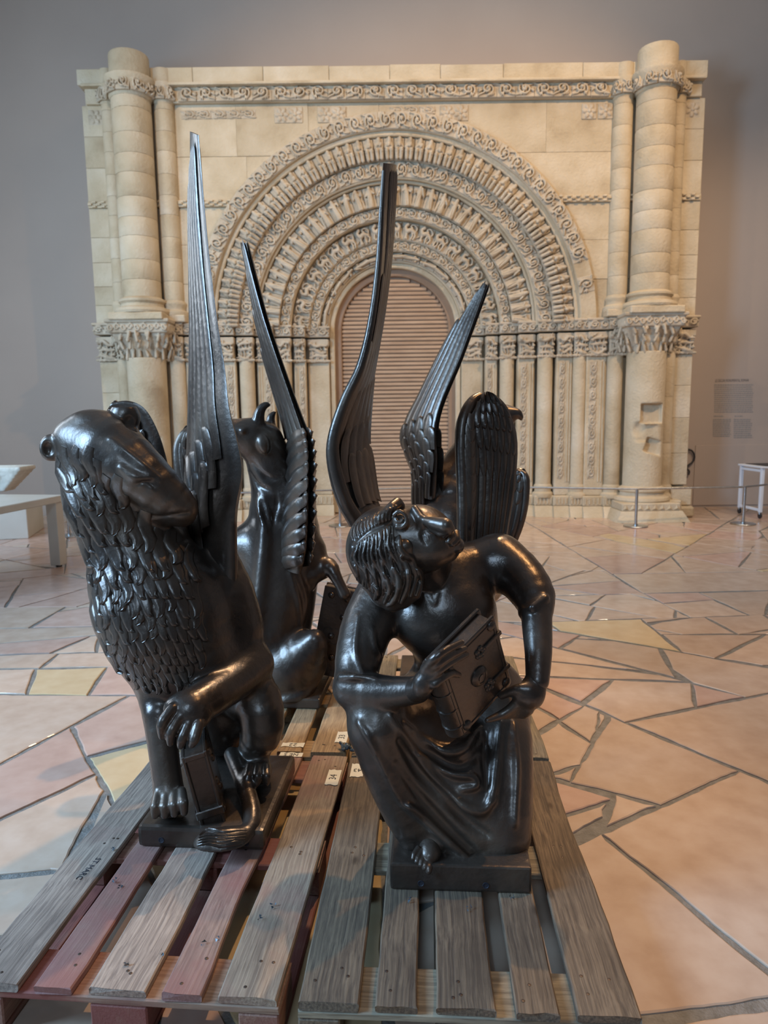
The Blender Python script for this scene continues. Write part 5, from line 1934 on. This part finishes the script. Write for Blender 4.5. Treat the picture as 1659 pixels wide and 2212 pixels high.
# chest, neck and trunk
B.c([(238, 1075, 2.42, 90), (300, 1195, 2.44, 108), (350, 1320, 2.42, 142), (395, 1412, 2.40, 120)], 0.05, n=9)
B.c([(196, 1010, 2.42, 66), (238, 1085, 2.42, 88)], 0.04)
B.c([(466, 1235, 2.56, 36), (480, 1290, 2.52, 62), (500, 1370, 2.50, 66), (515, 1440, 2.46, 58)], 0.06, n=7)
B.c([(478, 1200, 2.54, 34), (494, 1270, 2.52, 46), (506, 1350, 2.50, 54)], 0.05, n=6)
B.c([(430, 1300, 2.50, 80), (440, 1430, 2.46, 92)], 0.06)
B.c([(335, 1150, 2.52, 60), (382, 1165, 2.62, 40)], 0.04)
B.e(480, 1520, 2.62, 95, 110, 0.20, k=0.06)                       # haunches behind
# head
B.e(212, 962, 2.40, 88, 70, 0.11, rot=20, k=0.03)
B.c([(240, 975, 2.36, 72), (305, 1025, 2.32, 58), (360, 1070, 2.33, 46), (392, 1095, 2.34, 34)], 0.04, n=7)
B.c([(330, 1095, 2.36, 34), (395, 1112, 2.37, 26)], 0.03)
B.e(150, 940, 2.38, 26, 20, 0.04, k=0.03)
B.e(205, 908, 2.38, 38, 18, 0.05, k=0.03)
# ears
B.e(110, 967, 2.37, 23, 29, 0.030, rot=10, k=0.010)
B.e(270, 900, 2.40, 31, 34, 0.045, rot=-15, k=0.008)
B.e(284, 915, 2.355, 15, 20, 0.022, rot=-15, k=0.010, op='sub')
B.e(103, 970, 2.345, 11, 16, 0.016, k=0.008, op='sub')
B.stroke([(296, 1112), (345, 1116), (408, 1108)], 0.006, 0.010, 'sub', 0.0)
B.stroke([(300, 1046), (314, 1040), (330, 1052)], [0.004, 0.010, 0.004], 0.012, 'sub', 0.0)
B.stroke([(304, 1050), (316, 1046), (328, 1056)], 0.006, 0.006, 'add', 0.0)
B.stroke([(240, 950), (290, 990), (345, 1035)], [0.004, 0.008, 0.005], 0.02, 'add', 0.001)
B.stroke([(262, 1010), (290, 1030), (322, 1030)], [0.004, 0.009, 0.004], 0.02, 'add', 0.001)
# standing foreleg and paw
B.c([(345, 1480, 2.34, 52), (347, 1540, 2.26, 40), (352, 1610, 2.22, 33), (362, 1690, 2.19, 33), (366, 1722, 2.17, 36)], 0.03, n=9)
B.e(366, 1738, 2.165, 40, 24, 0.055, k=0.02)
for i in range(4):
    B.c([(342 + 17 * i, 1708, 2.155, 10), (335 + 20.5 * i, 1738 + 5 * math.sin(1 + i), 2.108, 11.5), (335 + 21 * i, 1758 + 4 * math.sin(1 + i), 2.104, 9)], 0.003)
# raised foreleg with its paw on the book
B.c([(545, 1435, 2.46, 48), (500, 1475, 2.33, 44), (455, 1505, 2.22, 44), (415, 1530, 2.14, 44)], 0.03, n=8)
B.e(402, 1540, 2.125, 52, 40, 0.05, rot=28, k=0.025)
for a, b, c, in (((372, 1530), (350, 1562), (350, 1592)), ((390, 1545), (370, 1580), (368, 1606)), ((410, 1558), (394, 1594), (390, 1612)), ((430, 1562), (420, 1596), (414, 1610))):
    B.c([(*a, 2.085, 12), (*b, 2.055, 12), (*c, 2.058, 8)], 0.003, n=6)
# hind leg
B.c([(520, 1480, 2.52, 66), (560, 1520, 2.44, 52), (566, 1580, 2.42, 46), (545, 1625, 2.44, 30)], 0.035, n=8)
B.c([(545, 1600, 2.44, 26), (560, 1650, 2.40, 22)], 0.02)
B.e(556, 1668, 2.36, 32, 24, 0.06, k=0.02)
for i in range(3):
    B.c([(540 + 17 * i, 1655, 2.325, 10), (536 + 20 * i, 1676, 2.285, 10), (536 + 20 * i, 1690, 2.285, 8)], 0.003)
# tail: curls forward over the plate edge
B.c([(500, 1630, 2.42, 17), (526, 1690, 2.30, 20), (544, 1752, 2.17, 21), (540, 1792, 2.10, 20), (515, 1812, 2.07, 22)], 0.02, n=12)
B.e(474, 1826, 2.045, 60, 36, 0.055, rot=4, k=0.02)
B.e(500, 1816, 2.06, 44, 27, 0.05, k=0.02)
B.smooth(1)
link('body', B.mesh('body', BZ), lion)

# mane of overlapping locks
mane_L = crom([(118, 968), (122, 1010), (140, 1070), (166, 1130), (188, 1200), (190, 1270), (204, 1335), (232, 1405), (270, 1462)], 60)
mane_R = crom([(190, 965), (256, 1030), (316, 1110), (408, 1160), (420, 1240), (436, 1310), (436, 1380), (392, 1440)], 60)
lk = random.Random(4)
mane = None
rows = [972, 1000, 1036, 1074, 1112, 1150, 1188, 1226, 1262, 1296, 1328, 1358, 1386, 1410, 1432, 1450]
for ri, y in enumerate(reversed(rows)):
    big = np.interp(y, [980, 1150, 1300, 1450], [1.0, 1.10, 0.86, 0.60])
    xl = np.interp(y, mane_L[:, 1], mane_L[:, 0])
    xr = np.interp(y, mane_R[:, 1], mane_R[:, 0])
    stp = 29 * big
    n = max(2, int((xr - xl) / stp))
    for i in range(n + 1):
        x = xl + 6 + (xr - xl - 10) * (i + 0.5 * (ri % 2)) / (n + 0.5)
        if x > xr:
            continue
        L_ = 74 * big * lk.uniform(0.85, 1.15)
        sw = 8 * big * lk.uniform(0.7, 1.3)
        hook = lk.choice((1, 1, -1)) * 13 * big
        lean = np.interp(y, [980, 1100, 1250, 1450], [0.45, 0.30, 0.12, 0.45]) * L_ * (1 - 0.6 * (x - xl) / (xr - xl + 1))
        px = [(x, y - 8), (x + lean * 0.25 - sw, y + L_ * 0.28), (x + lean * 0.6 - hook * 0.2, y + L_ * 0.62), (x + lean * 0.85 + hook * 0.15, y + L_ * 0.88), (x + lean + hook, y + L_ * 0.97)]
        me = lock_mesh(B, px, rp(33 * big * lk.uniform(0.9, 1.1), 2.4), 0.013 * big, off=0.0005)
        if me is None:
            me = lock_mesh(B, [(a + 5, b - 5) for a, b in px[:3]], rp(28 * big, 2.4), 0.012 * big, off=0.0005)
        if me is None:
            continue
        if mane is None:
            mane = link('mane', me, lion)
        else:
            link('mane_lock', me, mane)

# waved strands of the tail tuft
tuft = None
for i in range(8):
    y = 1799 + 7.5 * i
    me = lock_mesh(B, [(534 - 1.5 * i, y - 8), (508, y - 6 + 3 * math.sin(i)), (478, y - 2), (450, y - 5 + 2 * math.sin(i)), (427 + 1.2 * abs(i - 4), 1806 + 5.4 * i)], rp(12, 2.05), 0.0075, n=12)
    if me is not None:
        tuft = link('tail_tuft', me, lion) if tuft is None else (link('tuft_strand', me, tuft), tuft)[1]

# book on end under the raised paw
p0, p1, p2 = P(440, 1800, 2.115), P(491, 1793, 2.135), P(394, 1640, 2.075)
lu = p1 - p0
lwid = np.linalg.norm(lu)
lv = p2 - p0
lhei = np.linalg.norm(lv)
lv /= lhei
lu -= lv * (lv @ lu)
lu /= np.linalg.norm(lu)
ln = np.cross(lu, lv)
if ln[1] > 0:
    ln = -ln
mlb = Matrix(((lu[0], lv[0], ln[0], p0[0]), (lu[1], lv[1], ln[1], p0[1]), (lu[2], lv[2], ln[2], p0[2]), (0, 0, 0, 1)))
lb = link('book', box_mesh('book', (0.006, 0.0, -0.20), (lwid - 0.006, lhei, -0.006), BZ, 0.003), lion, mw=mlb)
link('cover', box_mesh('cover', (-0.004, -0.004, -0.205), (0.008, lhei + 0.006, 0.002), BZ, 0.003), lb, mw=mlb)
link('cover', box_mesh('cover', (lwid - 0.010, -0.004, -0.205), (lwid + 0.002, lhei + 0.006, 0.002), BZ, 0.003), lb, mw=mlb)
link('clasp_strap', box_mesh('clasp_strap', (-0.008, 0.052, -0.05), (lwid + 0.006, 0.082, 0.006), BZ, 0.003), lb, mw=mlb)
link('cover_frame', box_mesh('cover_frame', (0.004, lhei - 0.016, -0.05), (lwid - 0.004, lhei + 0.004, 0.003), BZ, 0.003), lb, mw=mlb)
for k in range(5):
    link('boss', lathe_mesh('boss', [(0.014, 0), (0.013, 0.005), (0.006, 0.009)], 16, BZ), lb, mw=mlb @ T(lwid + 0.002, 0.03 + (lhei - 0.06) * k / 4, -0.05 - 0.05 * (k % 2)) @ Matrix.Rotation(PI / 2, 4, 'Y'))

# near wing
wn = Blade([(505, 1345, 2.46), (508, 1260, 2.45), (506, 1170, 2.44), (508, 1100, 2.43), (522, 1020, 2.42), (512, 955, 2.42), (494, 880, 2.43), (486, 800, 2.45), (472, 710, 2.47), (456, 590, 2.50), (441, 440, 2.53), (429, 292, 2.56)],
           [(442, 1345, 2.56), (432, 1260, 2.60), (424, 1170, 2.66), (417, 1100, 2.72), (415, 1020, 2.76), (415, 955, 2.78), (415, 880, 2.78), (415, 800, 2.77), (415, 710, 2.75), (413, 590, 2.72), (411, 440, 2.68), (411, 284, 2.63)], [0.05, 0.05, 0.046, 0.044, 0.040, 0.030, 0.022, 0.016, 0.012, 0.010, 0.008, 0.006], 60)
w1 = link('wing', wn.body('wing', BZ, 0.0, 1.0), lion)
for side in (1, -1):
    for i in range(5):
        c = 0.30 + 0.155 * i
        link('feather', wn.feather(0.40 - 0.01 * i, min(c, 0.92), (0.99, 0.985, 0.98, 0.965, 0.94)[i], min(c * 0.9 + 0.08, 0.95), 0.22, 0.24, side, 0.002, 0.007, 0.002, 20, 0.04), w1)
    for row, (s0, s1, cs) in enumerate(((0.32, 0.50, (0.42, 0.60, 0.76, 0.90)), (0.22, 0.40, (0.46, 0.62, 0.78, 0.92)), (0.14, 0.32, (0.60, 0.76, 0.92)))):
        for i, c in enumerate(cs):
            link('feather', wn.feather(s0 - 0.02 * i, c - 0.08, s1 - 0.035 * i, min(c + 0.05, 0.99), 0.22, 0.20, side, 0.004 + 0.004 * row, 0.007, 0.006, 11, 0.22), w1)
    for i in range(7):
        link('feather', wn.feather(0.10 + 0.03 * i, 0.74, 0.21 + 0.035 * i, 0.99, 0.14, 0.12, side, 0.010, 0.006, 0.006, 9, 0.3), w1)
# far wing, rising behind the head
wf = Blade([(240, 872, 2.66), (278, 866, 2.66), (312, 882, 2.66), (338, 925, 2.66), (356, 980, 2.66), (372, 1050, 2.66), (400, 1150, 2.64)],
           [(232, 886, 2.72), (240, 920, 2.74), (256, 960, 2.76), (276, 1010, 2.76), (296, 1060, 2.74), (320, 1110, 2.72), (360, 1180, 2.68)], [0.018, 0.022, 0.024, 0.026, 0.028, 0.03], 40)
w2 = link('wing', wf.body('wing', BZ), lion)
for side in (1, -1):
    for i in range(8):
        link('feather', wf.feather(0.16 + 0.085 * i, 0.95, 0.02 + 0.085 * i, 0.18, 0.30, 0.28, side, 0.004, 0.006, 0.003, 9, 0.4), w2)

# ------------------------------------------------------------------ ox seen from behind
FRo = PZ(691, 1532, DECK)
FLo = FRo + np.array((-0.42 * math.cos(A2), -0.42 * math.sin(A2), 0))
ox = thing('ox_statue', 'dark bronze seated winged ox statue with short horns beside a studded book', 'statue', tuple((FLo + FRo) / 2 + np.array((0.02, 0.25, 0))), 'bronze winged statues on pallets')
plinth(ox, FLo, FRo, 0.50, 0.05, 0.008)
O = Body((-0.98, 2.98, 0.17), (0.02, 3.78, 1.62), 0.0072)
O.c([(612, 1080, 3.46, 62), (610, 1150, 3.46, 80), (603, 1250, 3.43, 84), (590, 1350, 3.40, 84), (580, 1430, 3.42, 80)], 0.05, n=9)
O.c([(612, 1090, 3.46, 62), (590, 1020, 3.43, 52), (568, 955, 3.40, 44)], 0.04, n=6)
O.e(548, 952, 3.37, 48, 42, 0.085, rot=15, k=0.03)
O.c([(540, 940, 3.35, 36), (505, 935, 3.33, 30), (462, 938, 3.32, 26)], 0.03)
O.c([(562, 938, 3.34, 15), (558, 905, 3.33, 13), (564, 884, 3.33, 10), (575, 874, 3.33, 7), (582, 876, 3.33, 4)], 0.01, n=10)
O.c([(588, 935, 3.46, 12), (584, 908, 3.47, 10), (590, 894, 3.47, 6), (597, 888, 3.47, 3)], 0.01, n=8)
O.c([(561, 940, 3.315, 9), (567, 954, 3.292, 14), (572, 968, 3.288, 11), (574, 976, 3.290, 5)], 0.006, n=8)
O.stroke([(565, 948), (569, 960), (573, 972)], [0.002, 0.006, 0.002], 0.004, 'sub', 0.001)
O.e(606, 976, 3.48, 14, 18, 0.02, rot=-30, k=0.01)
O.ell(O.hit(524, 931), (0.018, 0.014, 0.016), None, 0.003)
O.stroke([(510, 930), (520, 920), (534, 926)], 0.006, 0.006, 'add', 0.002)
O.stroke([(566, 1080), (572, 1150), (566, 1230), (556, 1320), (548, 1390)], [0.012, 0.022, 0.026, 0.024, 0.012], 0.05, 'add', 0.0)
for a in ([(562, 1080), (572, 1110), (584, 1142)], [(580, 1090), (588, 1120), (592, 1150)], [(596, 1060), (598, 1090), (592, 1120)], [(540, 1020), (560, 1050), (588, 1062)], [(545, 1000), (575, 1030), (600, 1035)]):
    O.stroke(a, [0.004, 0.012, 0.003], 0.012, 'sub', 0.0)
for a in ([(556, 1078), (562, 1110), (574, 1148)], [(572, 1076), (580, 1105), (586, 1140)]):
    O.stroke(a, [0.004, 0.010, 0.003], 0.010, 'add', 0.002)
for a in ([(640, 1230), (660, 1290), (655, 1340)], [(628, 1240), (645, 1300), (650, 1350)]):
    O.stroke(a, [0.004, 0.010, 0.004], 0.02, 'add', 0.001)
O.c([(540, 1180, 3.45, 50), (500, 1190, 3.50, 40), (465, 1195, 3.53, 28)], 0.04)
# thigh with its knee, hind foot
O.c([(580, 1440, 3.40, 74), (625, 1438, 3.32, 72), (662, 1408, 3.26, 46), (680, 1382, 3.22, 24)], 0.04, n=9)
O.c([(600, 1470, 3.30, 48), (640, 1450, 3.28, 50), (684, 1396, 3.22, 18)], 0.03)
O.c([(686, 1440, 3.30, 20), (668, 1478, 3.25, 17), (650, 1505, 3.22, 18)], 0.02)
O.c([(650, 1500, 3.21, 20), (620, 1512, 3.20, 17)], 0.02)
# foreleg resting on the book
O.c([(650, 1190, 3.44, 48), (686, 1222, 3.40, 30), (712, 1226, 3.36, 20), (724, 1244, 3.33, 14), (738, 1270, 3.32, 12), (744, 1282, 3.32, 14)], 0.025, n=12)
O.c([(664, 1190, 3.42, 40), (676, 1240, 3.36, 22), (676, 1266, 3.34, 7)], 0.03)
O.smooth(1)
link('body', O.mesh('body', BZ), ox)
# book
q0, q1, q2 = P(667, 1452, 3.42), P(790, 1478, 3.40), P(690, 1262, 3.42)
ou = q1 - q0
owid = np.linalg.norm(ou)
ou /= owid
ov = q2 - q0
ov -= ou * (ov @ ou)
ohei = np.linalg.norm(ov)
ov /= ohei
on = np.cross(ou, ov)
if on[1] > 0:
    on = -on
mob = Matrix(((ou[0], ov[0], on[0], q0[0]), (ou[1], ov[1], on[1], q0[1]), (ou[2], ov[2], on[2], q0[2]), (0, 0, 0, 1)))
ob = link('book', box_mesh('book', (0.004, 0.004, -0.07), (owid - 0.006, ohei - 0.006, -0.010), BZ, 0.003), ox, mw=mob)
link('cover', box_mesh('cover', (0, 0, -0.012), (owid, ohei, 0.0), BZ, 0.003), ob, mw=mob)
link('cover', box_mesh('cover', (0, 0, -0.084), (owid, ohei, -0.068), BZ, 0.003), ob, mw=mob)
stud = lathe_mesh('boss', [(0.017, 0), (0.017, 0.003), (0.013, 0.010), (0.004, 0.014)], 16, M['bronze'])
for fx, fy in ((0.14, 0.91), (0.42, 0.90), (0.40, 0.69), (0.80, 0.91), (0.26, 0.46), (0.34, 0.22), (0.10, 0.08), (0.8, 0.45), (0.8, 0.1)):
    link('boss', stud, ob, mw=mob @ T(owid * fx, ohei * fy, 0))
for k in range(4):
    a = k * PI / 2 + PI / 4
    cc = [(owid * 0.26 + 0.026 * math.cos(a) + 0.024 * math.cos(a - 1.9 + 3.8 * i / 9), ohei * 0.46 + 0.026 * math.sin(a) + 0.024 * math.sin(a - 1.9 + 3.8 * i / 9), 0.001) for i in range(10)]
    link('quatrefoil_rib', tube_mesh('quatrefoil_rib', cc, 0.002, 6, BZ), ob, mw=mob)
# near wing with scalloped coverts
wo = Blade([(648, 1240, 3.22), (660, 1190, 3.20), (664, 1120, 3.18), (666, 1050, 3.18), (666, 985, 3.18), (660, 940, 3.19), (648, 905, 3.20), (632, 860, 3.22), (602, 775, 3.25), (574, 690, 3.28), (550, 600, 3.31), (529, 516, 3.34)],
           [(622, 1230, 3.28), (620, 1180, 3.30), (622, 1110, 3.34), (628, 1050, 3.38), (628, 985, 3.42), (620, 940, 3.44), (608, 895, 3.46), (592, 845, 3.47), (566, 755, 3.46), (548, 680, 3.45), (534, 600, 3.43), (518, 514, 3.41)], [0.02, 0.028, 0.030, 0.028, 0.024, 0.018, 0.014, 0.012, 0.010, 0.008], 54)
w3 = link('wing', wo.body('wing', BZ, 0, 0.99), ox)
for side in (1, -1):
    for i in range(5):
        c = 0.10 + 0.19 * i
        link('feather', wo.feather(0.44, c, (1.0, 0.985, 0.93, 0.84, 0.74)[i], c * 0.9 + 0.03, 0.24, 0.26, side, 0.002, 0.007, 0.003, 18, 0.05), w3)
    for i in range(10):
        s = 0.06 + 0.044 * i
        link('feather', wo.feather(s - (0.085 - 0.020 * (3 - i) if i < 4 else 0.085), 0.98, s + 0.015, -0.18, 0.075, 0.085, side, 0.004 + 0.0012 * (10 - i), 0.012, 0.010, 12, 0.30, wm=1), w3)
# far wing
wq = Blade([(412, 921, 3.52), (388, 934, 3.50), (374, 965, 3.49), (375, 1010, 3.48), (384, 1060, 3.48), (396, 1110, 3.48), (430, 1200, 3.50)],
           [(416, 921, 3.52), (440, 934, 3.56), (455, 965, 3.58), (462, 1010, 3.58), (470, 1060, 3.58), (480, 1110, 3.58), (500, 1200, 3.56)], [0.02, 0.03, 0.032, 0.03, 0.028], 36)
w4 = link('wing', wq.body('wing', BZ, 0.01, 1), ox)
for side in (1, -1):
    for i in range(5):
        link('feather', wq.feather(0.30, 0.22 + 0.17 * i, 0.98, 0.22 + 0.16 * i, 0.2, 0.18, side, 0.002, 0.007, 0.003, 12, 0.1), w4)
    for row in range(3):
        for i in range(4):
            link('feather', wq.feather(0.26 - 0.09 * row, 0.30 + 0.19 * i - 0.05 * (row % 2), 0.46 - 0.10 * row, 0.32 + 0.19 * i - 0.05 * (row % 2), 0.24, 0.22, side, 0.006 + 0.004 * row, 0.006, 0.003, 8, 0.5), w4)

# ------------------------------------------------------------------ eagle behind the angel
FLe = np.array((0.06, 3.30, DECK))
FRe = FLe + np.array((0.40 * math.cos(A1), 0.40 * math.sin(A1), 0))
eagle = thing('eagle_statue', 'dark bronze winged eagle statue mostly hidden behind the kneeling angel', 'statue', tuple((FLe + FRe) / 2 + np.array((0.02, 0.22, 0))), 'bronze winged statues on pallets')
plinth(eagle, FLe, FRe, 0.46, 0.05, 0.008)
G = Body((-0.05, 3.20, 0.17), (0.85, 4.0, 1.66), 0.0078)
G.c([(1000, 1010, 3.66, 42), (975, 1070, 3.62, 62), (962, 1160, 3.56, 80), (962, 1260, 3.54, 84), (968, 1350, 3.54, 66), (975, 1420, 3.56, 40)], 0.05, n=10)
G.c([(990, 1030, 3.65, 50), (1030, 960, 3.64, 40), (1062, 918, 3.60, 32), (1088, 900, 3.57, 26)], 0.03, n=8)
G.c([(1090, 897, 3.56, 20), (1108, 893, 3.55, 14), (1120, 894, 3.54, 9), (1126, 904, 3.54, 5), (1124, 911, 3.54, 2.5)], 0.012, n=10)
G.stroke([(1100, 901), (1112, 903), (1119, 905)], 0.004, 0.004, 'sub', 0.0)
G.c([(1005, 1160, 3.57, 52), (1050, 1205, 3.575, 38), (1072, 1235, 3.57, 26)], 0.04)
for x in (945, 990):
    G.c([(x, 1370, 3.52, 34), (x, 1430, 3.50, 24), (x - 2, 1466, 3.48, 16)], 0.02)
    for i in (-1, 0, 1):
        G.c([(x, 1468, 3.47, 12), (x + 14 * i, 1488, 3.40, 9), (x + 18 * i, 1494, 3.385, 5)], 0.008)
for a in ([(985, 1005), (955, 1060), (950, 1120)], [(1000, 1060), (970, 1066), (940, 1072)]):
    G.stroke(a, 0.004, 0.006, 'sub', 0.0)
G.smooth(1)
link('body', G.mesh('body', BZ), eagle)
we = Blade([(905, 1130, 3.6), (902, 1080, 3.62), (903, 1030, 3.64), (890, 990, 3.66), (873, 950, 3.68), (880, 908, 3.68), (903, 862, 3.67), (945, 775, 3.65), (985, 700, 3.63), (1022, 645, 3.6), (1047, 606, 3.57)],
           [(945, 1130, 3.52), (940, 1080, 3.48), (942, 1030, 3.46), (944, 990, 3.45), (942, 950, 3.44), (944, 915, 3.44), (958, 865, 3.45), (992, 785, 3.47), (1018, 715, 3.49), (1040, 655, 3.51), (1056, 610, 3.52)], [0.03, 0.028, 0.026, 0.022, 0.016, 0.012, 0.010, 0.008], 54)
w5 = link('wing', we.body('wing', BZ, 0, 0.985), eagle)
for side in (1, -1):
    for i in range(5):
        c = 0.12 + 0.19 * i
        link('feather', we.feather(0.42 + 0.01 * i, c, (0.82, 0.95, 0.98, 1.0, 0.99)[i], c, 0.25, 0.25, side, 0.002, 0.008, 0.003, 18, 0.05), w5)
    for row in range(6):
        m = 4
        for i in range(m):
            c = 0.08 + 0.24 * i + 0.10 * (row % 2)
            s0 = 0.36 - 0.062 * row
            link('feather', we.feather(s0 + 0.02 * i, c, s0 + 0.125 + 0.02 * i, min(c + 0.04, 1.0), 0.30, 0.26, side, 0.006 + 0.003 * row, 0.008, 0.006, 9, 0.4), w5)
wg = Blade([(1122, 1014, 3.50), (1139, 1026, 3.48), (1144, 1056, 3.47), (1141, 1095, 3.47), (1131, 1136, 3.48), (1114, 1180, 3.50), (1090, 1240, 3.54)],
           [(1118, 1014, 3.50), (1100, 1026, 3.54), (1090, 1056, 3.56), (1084, 1095, 3.57), (1078, 1136, 3.57), (1070, 1180, 3.57), (1050, 1240, 3.58)], [0.016, 0.024, 0.026, 0.024, 0.020], 36)
w6 = link('wing', wg.body('wing', BZ, 0.01, 1), eagle)
link('wing_edge', tube_mesh('wing_edge', [wg.at(s, 0.08, 1)[0] for s in np.linspace(0.06, 0.62, 20)], np.interp(np.linspace(0, 1, 20), [0, 0.3, 1], [0.012, 0.020, 0.012]), 10, BZ), w6)
for side in (1, -1):
    for i in range(4):
        link('feather', wg.feather(0.36, 0.28 + 0.2 * i, 0.99, 0.28 + 0.2 * i, 0.24, 0.22, side, 0.002, 0.007, 0.003, 12, 0.1), w6)
    for row in range(3):
        for i in range(3):
            link('feather', wg.feather(0.28 - 0.10 * row, 0.30 + 0.25 * i - 0.06 * (row % 2), 0.48 - 0.11 * row, 0.33 + 0.25 * i - 0.06 * (row % 2), 0.30, 0.28, side, 0.006 + 0.004 * row, 0.006, 0.003, 8, 0.5), w6)
